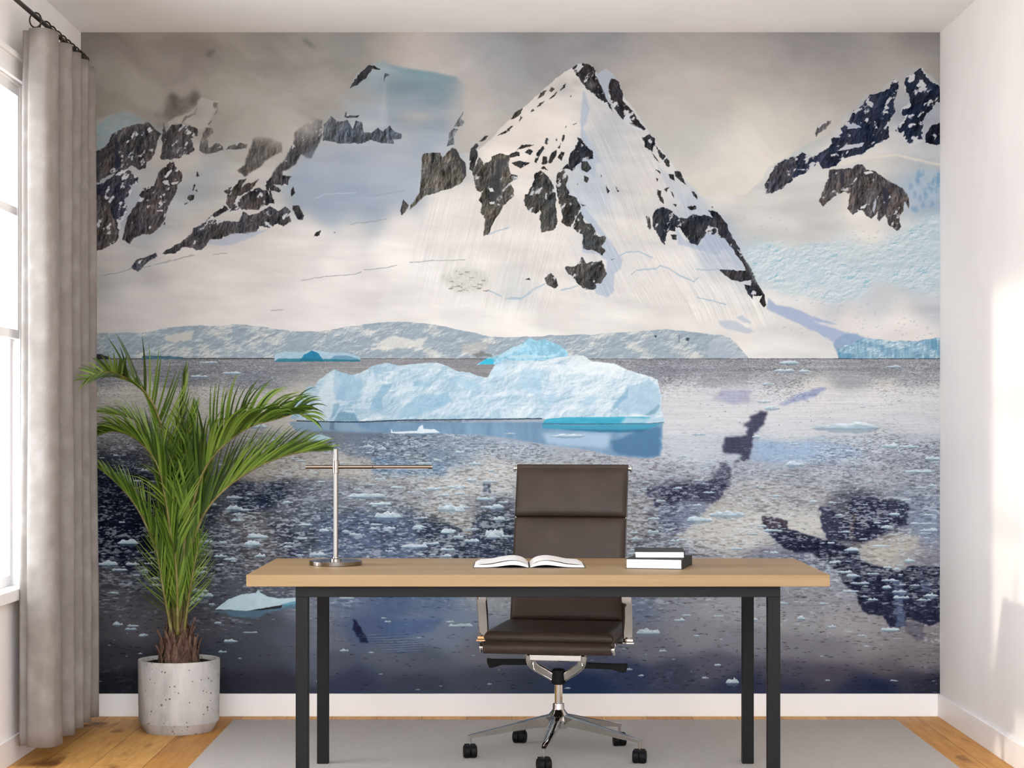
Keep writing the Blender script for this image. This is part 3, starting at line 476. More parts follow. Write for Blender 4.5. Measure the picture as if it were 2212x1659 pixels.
    mirror('O 210,180 550,150 820,100 760,250 700,290 440,260 430,330 280,320 270,230 210,260', (62, 62, 84), .8, 13, 6, 1); mirror('O 300,320 500,270 700,280 600,400 490,500 380,520 300,450', (116, 122, 144), .7, 14, 6, 2)
    mirror('M -80,-180 300,-150 480,-60 600,200 640,700 400,720 200,650 -80,620', (28, 32, 50), .75, 15, 10, 6)
    mirror('X 495,1040 620,1044 626,1066 580,1100 495,1116', (50, 56, 76), .8, 16, 8, 3); mirror('X 575,1126 628,1138 640,1175 662,1207 600,1207 590,1150', (58, 62, 82), .8, 17, 6, 2); mirror('X 530,1150 600,1130 620,1200 560,1260 520,1230', (112, 106, 106), .4, 18, 8, 5)
    mirror('N 1110,530 1200,560 1400,580 1540,640 1570,740 1640,700 1640,570 1730,480 1940,470 2040,700 2040,900 1140,900 1110,700', (62, 70, 88), .85, 19, 4, 1); mirror('N 1730,190 1810,190 1810,290 1740,290', (70, 78, 98), .8, 20, 3, 1)
    mirror('N 140,500 1120,530 1140,900 200,900', (94, 106, 132), .55, 21, 4, 4)
    mirror('N 690,-60 1400,20 1390,130 900,100 690,100', (112, 138, 164), .7, 22, 5, 2)
    mirror('N 490,1490 560,1540 610,1640 640,1720 560,1710 500,1600', (36, 38, 62), .9, 23, 4, 1); mirror('N 760,1500 1380,1480 1250,1600 950,1680 780,1659', (78, 98, 134), .6, 24, 6, 4)
    mirror('X 690,1290 720,1290 700,1480 640,1480', (140, 144, 156), .25, 25, 6, 5)
    st_ = (vnoise(GX[wl] / 70, GY[wl] / 1.5, 91) - .5) * 16 * np.clip(1.3 - (GY[wl] - 776) / 260, 0, 1)
    M.im[wl] += st_[..., None]
    # brash ice: chips that grow towards the viewer
    yy = GY[wl]; xx = GX[wl]
    d = np.maximum(yy - 752, 8)
    dens = field([(x, y, dd, 0, 0) for x, y, dd in ((200, 790, .35), (700, 790, .3), (1000, 800, .3), (1500, 785, .45), (1900, 785, .5), (200, 830, .55), (500, 820, .6), (1460, 820, .8), (1700, 825, .75), (2000, 825, .75), (300, 880, .35), (550, 880, .2), (620, 900, .1),
        (1480, 860, .12), (1600, 880, .1), (1800, 860, .15), (2000, 870, .15), (1500, 920, .12), (1600, 930, .2), (1700, 910, .1), (1850, 910, .12), (1990, 925, .1), (800, 925, 0), (1100, 930, 0), (1350, 960, 0), (1250, 940, 0), (650, 925, .0), (300, 940, .6), (640, 950, .8), (850, 955, .8), (1000, 970, .5), (1100, 985, .9), (1300, 1000, .9),
        (1480, 970, .1), (1700, 965, .2), (1620, 980, .1), (1900, 960, .8), (2000, 990, .9), (1450, 1010, .9), (1600, 1020, .9), (1800, 1020, .9), (700, 1000, .4), (500, 1010, .4), (650, 1030, .9), (1000, 1030, .8), (850, 1040, 1), (1000, 1080, 1), (1400, 1060, 1), (1700, 1070, .8), (1900, 1080, .9), (2000, 1080, .8),
        (600, 1080, 1), (750, 1110, .7), (1050, 1140, 1), (400, 1100, .5), (250, 1100, .5), (250, 1180, .55), (500, 1180, .9), (700, 1170, .8), (850, 1180, .8), (1000, 1190, 1), (1400, 1170, 1), (1550, 1130, .35), (1600, 1180, .5), (1750, 1130, .25), (1850, 1130, .7), (1900, 1170, .7), (2000, 1150, .4), (1960, 1190, .3),
        (1500, 1210, .9), (1800, 1230, 1), (1950, 1250, .8), (1900, 1300, .6), (2010, 1290, .7), (250, 1250, .7), (450, 1240, .7), (600, 1260, .6), (1750, 1280, .5), (300, 1310, .2), (500, 1300, .2), (700, 1290, .3), (1000, 1290, .25), (1400, 1290, .3), (1600, 1290, .35), (1760, 1320, .18), (1900, 1350, .25), (2000, 1350, .3), (1500, 1350, .04),
        (300, 1370, .03), (600, 1370, 0), (800, 1360, 0), (1000, 1370, 0), (1300, 1370, 0), (1700, 1400, 0), (1900, 1420, 0), (500, 1460, 0), (1100, 1460, 0), (1800, 1480, 0))], 30, 3, 20, 1.6)[wl][..., 0]
    dl = np.clip((104 - blur(M.im[wl].mean(-1), 3)) / 40, 0, 1) * np.clip((1300 - yy) / 60, 0, 1) * np.clip((yy - 1000) / 40, 0, 1)
    dens = np.clip(dens + dl * np.where(xx > 1300, .38, .22), 0, 1.15)
    lg = np.log2((.0052 * d + .62) / .72) / .62
    li = 0; da = 0
    cl = np.clip(dens * 3, 0, 1)
    for L in range(6):
        r_ = np.where(np.abs(lg[:, 0] - L) < 1)[0] if L < 5 else np.where(lg[:, 0] > L - 1)[0]
        if len(r_) == 0: continue
        rr = slice(r_[0], r_[-1] + 1)
        wt = np.clip(1 - np.abs(lg[rr] - L), 0, 1) if L < 5 else np.clip(lg[rr] - L + 1, 0, 1)
        hh = .72 * 2 ** (.62 * L); X_, Y_ = xx[rr], yy[rr]
        n = fbm(X_ / (hh * 4.6), Y_ / (hh * 1.2), 71 + L, 3); n2 = vnoise(X_ / (hh * 1.9), Y_ / (hh * .8), 72 + L); n3 = fbm(X_ / (hh * 22), Y_ / (hh * 6), 73 + L, 3)
        q = n * .46 + n3 * .26 + n2 * .28
        l_ = np.clip((q - (.635 - .13 * dens[rr])) * 11, 0, 1) * cl[rr]
        d_ = np.clip(((.40 + .09 * dens[rr]) - (vnoise(X_ / (hh * 3.4), Y_ / (hh * .85), 74 + L) * .55 + n * .45)) * 8, 0, 1) * np.clip(.1 + dens[rr] * 1.2, 0, 1)
        if isinstance(li, int): li = np.zeros_like(d); da = np.zeros_like(d)
        li[rr] += l_ * wt; da[rr] += d_ * wt
    base = M.im[wl]
    lum = base.mean(-1, keepdims=True)
    base = base * (1 - .30 * da[..., None]) 
    lc = np.clip(lum * .34 + np.array([142, 146, 153], np.float32), 0, 224)
    base = base * (1 - .78 * li[..., None]) + lc * .78 * li[..., None]
    M.im[wl] = base
    # little dark ripples on the calm near water
    for k in range(2600):
        y = 1285 + 205 * rs.rand() ** 1.5 if k % 3 else 850 + rs.rand() * 340; x = MX0 + rs.rand() * MW
        pr = .8 if (x < 480 or x > 1300) else .25
        if y < 1280 and not (1480 < x < 1760 and y > 1080 or x < 640 and y < 930 or x > 1500 and y < 930): continue
        if rs.rand() > pr: continue
        w = (3.5 + rs.rand() * 12) * (y - 700) / 650; h = .6 + rs.rand() * .7
        c = M.im[min(MH - 1, int(y - MY0)), min(MW - 1, int(x - MX0))] * .52
        M.poly([(x, y), (x + w * .5, y - h * rs.rand()), (x + w, y + h * .4), (x + w * .5, y + h)], c, 1, 5, 0, .85, seed=k)
    # random drift ice
    fl = []
    for k in range(2300):
        y = 800 + 500 * rs.rand() ** .8; x = MX0 + rs.rand() * MW
        i, j_ = int(y - 776), int(x - MX0)
        if rs.rand() > dens[min(i, dens.shape[0] - 1), min(j_, MW - 1)] * 1.0: continue
        sc_ = (y - 740) / 460
        w = (4 + 24 * rs.rand() ** 4.5) * (.35 + sc_); fl.append((y, x, w, w * (.12 + .15 * rs.rand()), k))
    for k in range(70):
        y = 1300 + rs.rand() * 190; x = MX0 + rs.rand() * MW; w = 4 + rs.rand() ** 2 * 18
        fl.append((y, x, w, w * (.2 + .15 * rs.rand()), k + 900))
    big = ((1828, 924, 152, 17), (895, 934, 106, 9), (1716, 1004, 40, 12), (1570, 1112, 84, 17), (1511, 1124, 60, 13), (1985, 1019, 64, 10), (1920, 964, 40, 8), (1965, 965, 48, 7), (2015, 991, 36, 9), (1400, 1367, 54, 15), (973, 1099, 60, 17), (838, 1116, 62, 17), (790, 1072, 88, 12), (1068, 1156, 46, 14),
           (1068, 1096, 44, 10), (1050, 1078, 46, 8), (820, 1089, 54, 10), (995, 1352, 56, 11), (1923, 1361, 44, 9), (1730, 1336, 20, 9), (1797, 1354, 20, 6), (498, 1385, 32, 8), (1582, 1474, 30, 13), (276, 1173, 50, 12), (232, 1219, 46, 11), (258, 1231, 38, 6), (430, 1277, 42, 10), (402, 1303, 40, 7), (287, 1352, 27, 7), (282, 1359, 27, 6), (254, 1349, 25, 7),
           (310, 1372, 22, 6), (506, 1075, 38, 8), (506, 1099, 38, 11), (512, 1124, 32, 5), (544, 1176, 38, 12), (556, 1160, 52, 8), (561, 1201, 26, 9), (482, 1172, 20, 6), (895, 1181, 62, 11), (930, 1174, 40, 7), (686, 1198, 38, 10), (1068, 1151, 44, 12), (1066, 1160, 34, 7), (966, 1150, 32, 9), (990, 1160, 24, 7), (700, 1146, 24, 8), (746, 1148, 18, 6), (1995, 1131, 66, 6), (2006, 1146, 42, 9),
           (1962, 1212, 17, 8), (1669, 1146, 46, 7), (1843, 1244, 32, 8), (1923, 1254, 42, 6), (1916, 1269, 22, 7), (1905, 1180, 46, 5), (1795, 1173, 18, 5), (2010, 1287, 36, 7), (860, 1053, 36, 6), (936, 1056, 36, 8), (985, 1052, 46, 8), (1060, 1040, 40, 7), (690, 949, 48, 11), (795, 965, 30, 6), (825, 970, 20, 8), (915, 1001, 40, 5), (1025, 1002, 30, 7), (1650, 868, 30, 6), (1668, 882, 36, 8), (1510, 938, 32, 6), (1634, 944, 20, 7),
           (1468, 1340, 26, 7), (1552, 1331, 26, 4), (1690, 1303, 30, 5), (1780, 1304, 24, 4), (1357, 1446, 20, 5), (560, 922, 42, 11), (1705, 784, 50, 7), (1695, 801, 50, 6), (1738, 802, 30, 7), (1660, 830, 30, 5), (820, 845, 0, 0), (450, 783, 44, 4), (500, 806, 44, 7), (430, 813, 40, 5), (515, 797, 0, 0), (1930, 792, 40, 5), (540, 1366, 34, 5), (470, 1346, 18, 5), (480, 1408, 20, 6), (276, 1190, 0, 0))
    for k, (x, y, w, h) in enumerate(big):
        if w: fl.append((y, x, w, h, 2000 + k))
    fl.sort()
    for (y, x, w, h, k) in fl:
        M.floe(x, y, w, h, k, 1.0 if y < 1240 else (.93 if x < 1000 else .98))
    # small blue bergs on the horizon
    M.poly('I 465,425 470,392 560,385 640,395 700,392 860,405 870,422', (74, 108, 124), 2, 6, 0, 1, tex=30, tx=12, ty=3)
    M.poly('X 592,779 594,764 618,759 650,761 669,757 690,757 716,762 740,760 760,765 778,770 778,779', (168, 192, 206), 1, 8, 0, 1, tex=16, tx=9, ty=5)
    M.poly('X 647,779 656,766 673,757 688,763 699,779', (48, 128, 162), 1, 8, 0, 1, tex=10); M.poly('X 712,778 722,768 750,768 776,776 776,779', (100, 142, 172), 1, 8, 0, .8)
    M.poly('X 594,779 600,774 650,774 778,777 778,781 592,781', (42, 112, 132), 1, 8, 0, .8)
    # the pair of large bergs
    M.poly('K 130,385 230,325 340,300 460,225 560,190 640,130 700,160 780,140 860,175 940,210 1000,270 1000,320 880,330 770,350 520,350 400,340 310,385', (152, 198, 218), 1.5, 8, 0, 1, tex=34, tx=6, ty=7)
    M.poly('K 340,310 460,225 560,190 620,200 480,270 380,320', (196, 220, 230), 2, 8, 0, .7); M.poly('K 440,300 600,290 800,300 900,285 900,310 600,330 440,325', (206, 226, 234), 2, 8, 0, .6); M.poly('K 150,382 220,330 290,328 290,385', (70, 182, 208), 1, 8, 0, 1)
    # reflection of the main berg
    M.poly('X 625,912 1432,912 1428,984 1400,990 1330,985 1250,968 1180,960 1110,948 1030,938 900,936 800,934 640,930', (122, 150, 176), 3, 14, 1, .92, wx=2, wy=.4, tex=22, tx=22, ty=60)
    M.poly('X 1170,935 1320,935 1310,970 1180,958', (176, 194, 212), 4, 14, 4, .8); M.poly('X 1318,955 1380,930 1425,920 1426,984 1400,988 1330,980', (84, 120, 150), 4, 10, 2, .85, wx=2, wy=.4)
    M.poly('X 625,912 760,912 800,930 640,930', (150, 168, 182), 4, 10, 2, .6); M.poly('X 712,912 722,912 722,930 712,928', (96, 116, 134), 2, 10, 1, .7)
    berg = 'J 120,905 170,750 290,590 350,600 380,540 480,470 540,430 600,460 700,485 800,460 900,400 1040,370 1160,395 1390,370 1540,370 1640,410 1720,450 1830,460 1900,490 2000,510 K 230,515 310,380 410,335 520,350 640,345 770,350 900,315 1000,310 1040,295 1150,300 1240,355 1440,375 1560,430 1720,480 1780,495 1860,530 1880,620 1900,690 1890,790 1930,930 1800,945 1400,955 960,950 790,940 780,900 300,905 0,915 J 1050,920 780,935 530,930 300,920'
    sl, gx, gy, m = M.mask(P(berg), 1.2, 7, 0, 15)
    wx_ = gx + 26 * (fbm(gx / 60, gy / 40, 82, 3) - .5); wy_ = gy + 26 * (fbm(gx / 60, gy / 40, 83, 3) - .5)
    n1 = fbm((wx_ - .55 * wy_) / 34, (wy_ + .25 * wx_) / 17, 81, 5)
    rdg = 1 - np.abs(fbm((wx_ + .7 * wy_) / 46, (wy_ - .3 * wx_) / 26, 84, 4) - .5) * 5
    wr = np.clip((gx - 900) / 380, 0, 1)
    rl = relief(wx_ - .5 * wy_, wy_ + .2 * wx_, 30, 16, 86, 5, 1.6, 1.6, 30) * .55 + relief(gx, gy, 8, 6, 87, 3, 1, 1, 8) * .10
    t = np.clip(.40 + (n1 - .5) * .8 + .42 * rl + .34 * wr - .06 * (gx < 800) + .16 * np.clip((810 - gy) / 60, -.6, .6) * wr, 0, 1)
    c = np.array([150, 178, 197], np.float32) * (1 - t[..., None]) + np.array([221, 226, 228], np.float32) * t[..., None]
    M.put(sl, m, c)
    for q, col, a in (('J 170,750 290,590 350,600 260,750 200,840 130,900', (150, 178, 196), .5), ('J 540,440 620,560 560,640 530,800 490,920 280,915 360,700 440,560', (206, 214, 220), .75), ('J 540,440 640,470 720,500 800,520 780,700 700,720 640,740 560,720 530,640', (150, 182, 204), .6),
                      ('J 950,660 1000,570 1110,560 1000,720 1000,830 880,820 900,720', (132, 168, 192), .75), ('J 1170,800 1340,680 1620,660 1680,740 1500,820 1300,880 1120,900', (140, 176, 200), .6), ('J 900,420 860,560 800,720 820,800 870,700 940,560', (204, 214, 222), .7), ('J 580,840 720,850 780,930 530,930', (104, 140, 162), .8),
                      ('J 530,760 600,740 560,860 500,920', (120, 158, 182), .7), ('J 1300,540 1480,560 1420,600 1300,590', (136, 174, 200), .6), ('J 1680,500 1860,560 2000,620 1860,640 1660,560', (160, 192, 212), .6), ('K 770,720 880,620 900,720 800,810 760,780', (170, 198, 216), .6), ('K 560,420 760,440 740,700 600,640 520,560', (166, 196, 216), .6),
                      ('K 1560,590 1640,590 1780,520 1870,620 1890,760 1830,810 1750,870 1560,850 1470,790 1440,760 1540,690', (158, 184, 204), .8), ('K 1740,880 1860,760 1890,790 1800,880', (112, 148, 166), .8), ('K 1130,760 1180,700 1310,680 1240,740 1130,790', (168, 198, 216), .6), ('K 1480,720 1580,600 1560,700 1440,820 1420,780', (112, 156, 184), .6),
                      ('K 350,680 500,620 560,660 400,690', (214, 222, 228), .7), ('K 1050,310 1230,360 1440,380 1560,440 1360,480 1100,470 980,400', (226, 229, 230), .6), ('K 300,400 400,350 380,480 250,510', (200, 222, 232), .6)):
        M.poly(q, col, 4, 14, 1, a * .8, seed=len(q), tex=9, tx=9, ty=7)
    M.poly('K 760,945 790,905 960,890 1720,884 1800,890 1740,945 1400,957 960,952', (66, 160, 186), 1, 8, 0, .9, tex=14, tx=30, ty=4); M.poly('K 1560,890 1900,900 1925,932 1700,950 1500,955', (176, 198, 210), 3, 10, 2, .85)
    M.poly('K 755,955 1100,965 1900,950 1760,1010 1500,1035 1100,1020 880,1000 760,995', (70, 150, 174), 2, 8, 1, .85, wy=.4); M.poly('K 900,1000 1500,1010 1780,1000 1700,1035 1300,1030', (66, 104, 134), 2, 8, 1, .7, wy=.4)
    M.line('X 640,909 720,911 780,911 880,907 1000,906 1170,904', 2.4, (44, 62, 78), .9, .6, 10); M.line('X 1172,915 1230,915.5 1400,915 1434,912', 1.4, (50, 84, 104), .9, .5, 10)
    M.poly('J 1080,1000 1100,1030 1330,1020 1350,980 1385,960 1395,1000 1500,1005 1550,1035 1400,1042 1130,1045 1080,1040', (212, 220, 226), 1, 8, 0, 1, tex=8)
    M.poly('J 310,1090 330,1070 400,1050 520,1090 450,1105 320,1110', (176, 204, 216), 2, 8, 0, .9)
    M.floe(1225, 942, 76, 8, 7, 1); M.floe(1102, 937, 30, 3, 8, 1)
    # the nearest floe beside the plant
    M.poly('M 950,1000 1100,985 1400,975 1540,945 1660,920 1650,960 1380,1010 1310,1050 1100,1040 1060,1010', (88, 122, 140), 2, 10, 1, .7)
    M.poly('M 975,980 1080,900 1190,860 1300,850 1315,825 1340,850 1400,880 1500,895 1660,885 1660,930 1500,945 1400,965 1230,993 1100,985', (186, 204, 212), 1.2, 9, 0, 1, tex=10, tx=16, ty=9)
    M.poly('M 1230,993 1400,965 1510,945 1500,970 1360,985', (44, 44, 50), 1, 9, 0, .9); M.poly('M 1500,940 1660,900 1660,930 1540,950', (96, 150, 172), 2, 9, 0, .8)
    M.poly('P 1725,1636 1755,1634 1755,1640 1725,1641', (150, 150, 156), .6, 3, 0, .5)
    for k in range(16):
        y = 1372 + k * 2.6; x0 = 752 + k * 5 + rs.rand() * 14; x1 = x0 + 150 - abs(k - 6) * 9
        M.poly([(x0, y), ((x0 + x1) / 2, y - 1.2 - k * .2), (x1, y - 5), ((x0 + x1) / 2, y + .5)], (64, 80, 112) if k % 2 else (126, 134, 154), 1.5, 9, 0, .55, seed=k)
    im = M.im
    yq = np.clip((GY - 776) / 10, 0, 1)[..., None]
    im = im + (im - 122) * .09 * yq
    im += (rs.rand(MH, MW, 1).astype(np.float32) - .5) * 2.5
    return np.clip(im, 8, 250) / 255.0
# ---------------------------------------------------------------- end of mural
# ---------------------------------------------------------------- materials
def lin(c):
    return tuple(((v / 255) / 12.92 if v / 255 <= .04045 else ((v / 255 + .055) / 1.055) ** 2.4) for v in c) + (1,)
def mat(name, col, rough=.5, metal=0.0, spec=.5):
    m = bpy.data.materials.new(name); m.use_nodes = True
    b = m.node_tree.nodes['Principled BSDF']
    b.inputs['Base Color'].default_value = lin(col); b.inputs['Roughness'].default_value = rough
    b.inputs['Metallic'].default_value = metal; b.inputs['Specular IOR Level'].default_value = spec
    return m
class NG:
    def __init__(s, m): s.t = m.node_tree; s.b = s.t.nodes['Principled BSDF']
    def n(s, kind, **kw):
        x = s.t.nodes.new(kind)
        for k, v in kw.items():
            if k in x.inputs: x.inputs[k].default_value = v
            else: setattr(x, k, v)
        return x
    def l(s, a, b): s.t.links.new(a, b)
    def coord(s, scale=(1, 1, 1), which='Object'):
        tc = s.n('ShaderNodeTexCoord'); mp = s.n('ShaderNodeMapping'); mp.inputs['Scale'].default_value = scale
        s.l(tc.outputs[which], mp.inputs[0]); return mp.outputs[0]
    def noise(s, vec, scale, detail=4, rough=.55, dist=0.0):
        x = s.n('ShaderNodeTexNoise'); x.inputs['Scale'].default_value = scale; x.inputs['Detail'].default_value = detail
        x.inputs['Roughness'].default_value = rough; x.inputs['Distortion'].default_value = dist; s.l(vec, x.inputs['Vector']); return x.outputs['Fac']
    def ramp(s, fac, stops):
        r = s.n('ShaderNodeValToRGB'); e = r.color_ramp.elements
        while len(e) < len(stops): e.new(.5)
        for q, (p, c) in zip(e, stops): q.position = p; q.color = lin(c) if len(c) == 3 else c
        s.l(fac, r.inputs[0]); return r.outputs[0]
    def mix(s, fac, a, b, mode='MIX'):
        x = s.n('ShaderNodeMix', data_type='RGBA', blend_type=mode)
        for v, i in ((fac, 0), (a, 6), (b, 7)):
            if hasattr(v, 'links'): s.l(v, x.inputs[i])
            elif i == 0: x.inputs[0].default_value = v
            else: x.inputs[i].default_value = lin(v)
        return x.outputs[2]
    def bump(s, h, strength=.2, dist=.01):
        x = s.n('ShaderNodeBump'); x.inputs['Strength'].default_value = strength; x.inputs['Distance'].default_value = dist
        s.l(h, x.inputs['Height']); s.l(x.outputs[0], s.b.inputs['Normal'])
    def col(s, o): s.l(o, s.b.inputs['Base Color'])

M = {}
def wallpaint(name, col, sc=1.2, dv=5):
    m = mat(name, col, .85, 0, .2); g = NG(m); v = g.coord()
    f = g.noise(v, sc, 3); g.col(g.ramp(f, [(.3, tuple(c - dv for c in col)), (.7, tuple(c + dv for c in col))]))
    g.bump(g.noise(v, 160, 2), .06, .002); return m
M['wall'] = wallpaint('white_wall_paint', (233, 229, 226))
M['ceil'] = wallpaint('ceiling_paint', (236, 233, 231))
M['trim'] = mat('white_gloss_trim', (236, 233, 230), .4)
g = NG(M['trim']); v = g.coord(); g.col(g.ramp(g.noise(v, 2.0, 2), [(.3, (233, 230, 227)), (.7, (239, 236, 233))]))
# oak planks
m = M['floor'] = mat('oak_floor_planks', (186, 142, 92), .5, 0, .15); g = NG(m); v = g.coord()
mp = g.n('ShaderNodeMapping'); mp.inputs['Rotation'].default_value = (0, 0, PI / 2); g.l(v, mp.inputs[0])
br = g.n('ShaderNodeTexBrick', offset=.37); br.inputs['Scale'].default_value = 1; br.inputs['Brick Width'].default_value = 1.9; br.inputs['Row Height'].default_value = .19
br.inputs['Mortar Size'].default_value = .0012; br.inputs['Mortar Smooth'].default_value = 0; br.inputs['Color1'].default_value = (0, 0, 0, 1); br.inputs['Color2'].default_value = (1, 1, 1, 1)
g.l(mp.outputs[0], br.inputs[0])
plank = g.ramp(br.outputs[0], [(0, (190, 138, 72)), (.5, (206, 156, 88)), (1, (218, 172, 104))])
gv = g.coord((14, 1.3, 1)); grain = g.noise(gv, 3.0, 6, .62, .15)
grn = g.ramp(grain, [(.30, (176, 140, 100)), (.5, (226, 208, 184)), (.7, (255, 250, 244))])
c1 = g.mix(.55, plank, grn, 'MULTIPLY')
kn = g.noise(g.coord((3.2, 1.1, 1)), 2.1, 3, .5, .3); c1 = g.mix(g.ramp(kn, [(.64, (0, 0, 0)), (.74, (255, 255, 255))]), c1, (112, 68, 34))
c1 = g.mix(br.outputs['Fac'], c1, (84, 56, 30)); g.col(c1)
g.bump(grain, .02, .001)
# rug
m = M['rug'] = mat('grey_woven_rug', (150, 146, 142), .95, 0, .1); g = NG(m); v = g.coord()
f = g.noise(v, 420, 2, .7); f2 = g.noise(g.coord((60, 500, 1)), 1.0, 2)
c1 = g.ramp(f, [(.3, (146, 140, 134)), (.5, (178, 171, 164)), (.72, (206, 199, 191))]); g.col(g.mix(.35, c1, g.ramp(f2, [(.35, (158, 152, 146)), (.65, (190, 183, 175))]))); g.bump(f, .6, .004)
# desk oak
m = M['oak'] = mat('light_oak_tabletop', (206, 168, 120), .45, 0, .35); g = NG(m)
f = g.noise(g.coord((.5, 14, 14)), 2.2, 6, .6, .5); f2 = g.noise(g.coord((.3, 5, 5)), 1.4, 3)
c1 = g.ramp(f, [(.25, (122, 94, 58)), (.5, (141, 112, 72)), (.75, (152, 123, 84))]); g.col(g.mix(.5, c1, g.ramp(f2, [(.35, (126, 101, 68)), (.65, (150, 124, 88))]))); g.bump(f, .05, .001)
# powder-coated black steel
m = M['steel'] = mat('black_powder_coated_steel', (46, 42, 38), .55, 0, .2); g = NG(m); v = g.coord()
f = g.noise(v, 700, 1); g.col(g.ramp(f, [(.35, (7, 6, 5)), (.68, (13, 11, 9)), (.8, (36, 31, 25))])); g.bump(f, .15, .0005)
m = M['leather'] = mat('dark_brown_leather', (50, 43, 39), .48, 0, .22); g = NG(m); v = g.coord()
vo = g.n('ShaderNodeTexVoronoi'); vo.inputs['Scale'].default_value = 260; g.l(v, vo.inputs[0]); g.bump(vo.outputs['Distance'], .12, .001)
g.col(g.ramp(g.noise(v, 9, 3), [(.3, (50, 39, 32)), (.7, (60, 48, 40))]))
m = M['chrome'] = mat('polished_chrome', (205, 201, 197), .06, 1); g = NG(m); f = g.noise(g.coord(), 30, 2); g.l(g.ramp(f, [(.3, (22, 22, 22)), (.7, (40, 40, 40))]), g.b.inputs['Roughness'])
m = M['blackplastic'] = mat('black_plastic', (12, 11, 11), .6, 0, .15); g = NG(m); g.bump(g.noise(g.coord(), 400, 2), .1, .0005)
m = M['nickel'] = mat('brushed_nickel', (138, 131, 125), .24, 1); g = NG(m); f = g.noise(g.coord((1, 1, 90)), 12, 3); g.l(g.ramp(f, [(.3, (70, 70, 70)), (.7, (100, 100, 100))]), g.b.inputs['Roughness'])
m = M['bronze'] = mat('satin_bronze_nickel', (112, 99, 88), .22, 1); g = NG(m); f = g.noise(g.coord((90, 1, 1)), 12, 3); g.l(g.ramp(f, [(.3, (60, 60, 60)), (.7, (90, 90, 90))]), g.b.inputs['Roughness'])
m = M['paper'] = mat('white_paper', (240, 238, 235), .8, 0, .2); g = NG(m); f = g.noise(g.coord((2, 2, 900)), 1.0, 2); g.col(g.ramp(f, [(.3, (186, 184, 181)), (.6, (214, 212, 209))]))
m = M['page'] = mat('white_page', (243, 241, 238), .75, 0, .2); g = NG(m); g.col(g.ramp(g.noise(g.coord(), 8, 2), [(.3, (206, 204, 201)), (.7, (214, 212, 209))]))
m = M['cover'] = mat('charcoal_book_cover', (46, 43, 42), .6, 0, .3); g = NG(m); g.col(g.ramp(g.noise(g.coord(), 300, 2), [(.3, (30, 28, 27)), (.7, (40, 37, 35))]))
m = M['concrete'] = mat('pale_concrete', (196, 191, 184), .8, 0, .25); g = NG(m); v = g.coord()
f = g.noise(g.coord((1, 1, .45)), 9, 6, .65, .4); c1 = g.ramp(f, [(.28, (146, 143, 138)), (.5, (180, 176, 171)), (.74, (200, 196, 191))])
vo = g.n('ShaderNodeTexVoronoi'); vo.inputs['Scale'].default_value = 58; vo.inputs['Randomness'].default_value = 1; g.l(v, vo.inputs[0])
sel = g.noise(v, 26, 2); pit = g.n('ShaderNodeMath', operation='LESS_THAN'); thr = g.n('ShaderNodeMath', operation='MULTIPLY_ADD'); g.l(sel, thr.inputs[0]); thr.inputs[1].default_value = 1.1; thr.inputs[2].default_value = -.46
g.l(vo.outputs['Distance'], pit.inputs[0]); g.l(thr.outputs[0], pit.inputs[1]); c1 = g.mix(pit.outputs[0], c1, (112, 104, 96)); g.col(c1); g.bump(f, .15, .003)
m = M['soil'] = mat('dark_potting_soil', (42, 34, 28), 1, 0, .1); g = NG(m); f = g.noise(g.coord(), 90, 4, .7); g.col(g.ramp(f, [(.3, (22, 17, 14)), (.7, (66, 54, 44))])); g.bump(f, 1, .02)
m = M['bark'] = mat('brown_palm_husk', (84, 62, 50), .8, 0, .3); g = NG(m); f = g.noise(g.coord((40, 40, 9)), 2, 5, .65); g.col(g.ramp(f, [(.3, (48, 32, 25)), (.5, (84, 60, 48)), (.72, (132, 104, 84))])); g.bump(f, .6, .004)
m = M['stem'] = mat('palm_leaf_stalk', (150, 140, 72), .5, 0, .4); g = NG(m); f = g.noise(g.coord((8, 8, 8)), 2, 4); g.col(g.ramp(f, [(.3, (78, 58, 34)), (.5, (104, 96, 42)), (.72, (138, 124, 84))]))
def leafmat(name, a, b, c, tr=.25, island=False):
    m = mat(name, b, .36, 0, .5); g = NG(m); f = g.noise(g.coord(), 16, 4, .6)
    if island: f = g.n('ShaderNodeNewGeometry').outputs['Random Per Island']
    g.col(g.ramp(f, [(.05, a), (.5, b), (.95, c)] if island else [(.28, a), (.5, b), (.74, c)]))
    t = g.n('ShaderNodeBsdfTranslucent'); t.inputs[0].default_value = lin(c); mx = g.n('ShaderNodeMixShader'); mx.inputs[0].default_value = tr
    out = m.node_tree.nodes['Material Output']; g.l(g.b.outputs[0], mx.inputs[1]); g.l(t.outputs[0], mx.inputs[2]); g.l(mx.outputs[0], out.inputs[0]); return m
M['leaf'] = leafmat('palm_leaflets', (36, 54, 12), (70, 96, 24), (118, 142, 54), .1, True)
M['curtain'] = leafmat('taupe_linen_curtain', (150, 142, 135), (162, 154, 147), (184, 177, 171), .46)
g = NG(M['curtain']); g.b.inputs['Roughness'].default_value = .9; g.b.inputs['Specular IOR Level'].default_value = .1; g.bump(g.noise(g.coord((900, 900, 900)), 1, 2), .15, .001)
m = M['rod'] = mat('dark_bronze_rod', (40, 33, 26), .4, .5); g = NG(m); g.col(g.ramp(g.noise(g.coord(), 40, 2), [(.3, (34, 28, 22)), (.7, (50, 42, 34))]))
m = M['glass'] = mat('window_glass', (255, 255, 255), 0, 0, .5); g = NG(m)
t = g.n('ShaderNodeBsdfTransparent'); gl = g.n('ShaderNodeBsdfGlossy'); gl.inputs['Roughness'].default_value = .02; mx = g.n('ShaderNodeMixShader'); mx.inputs[0].default_value = .05
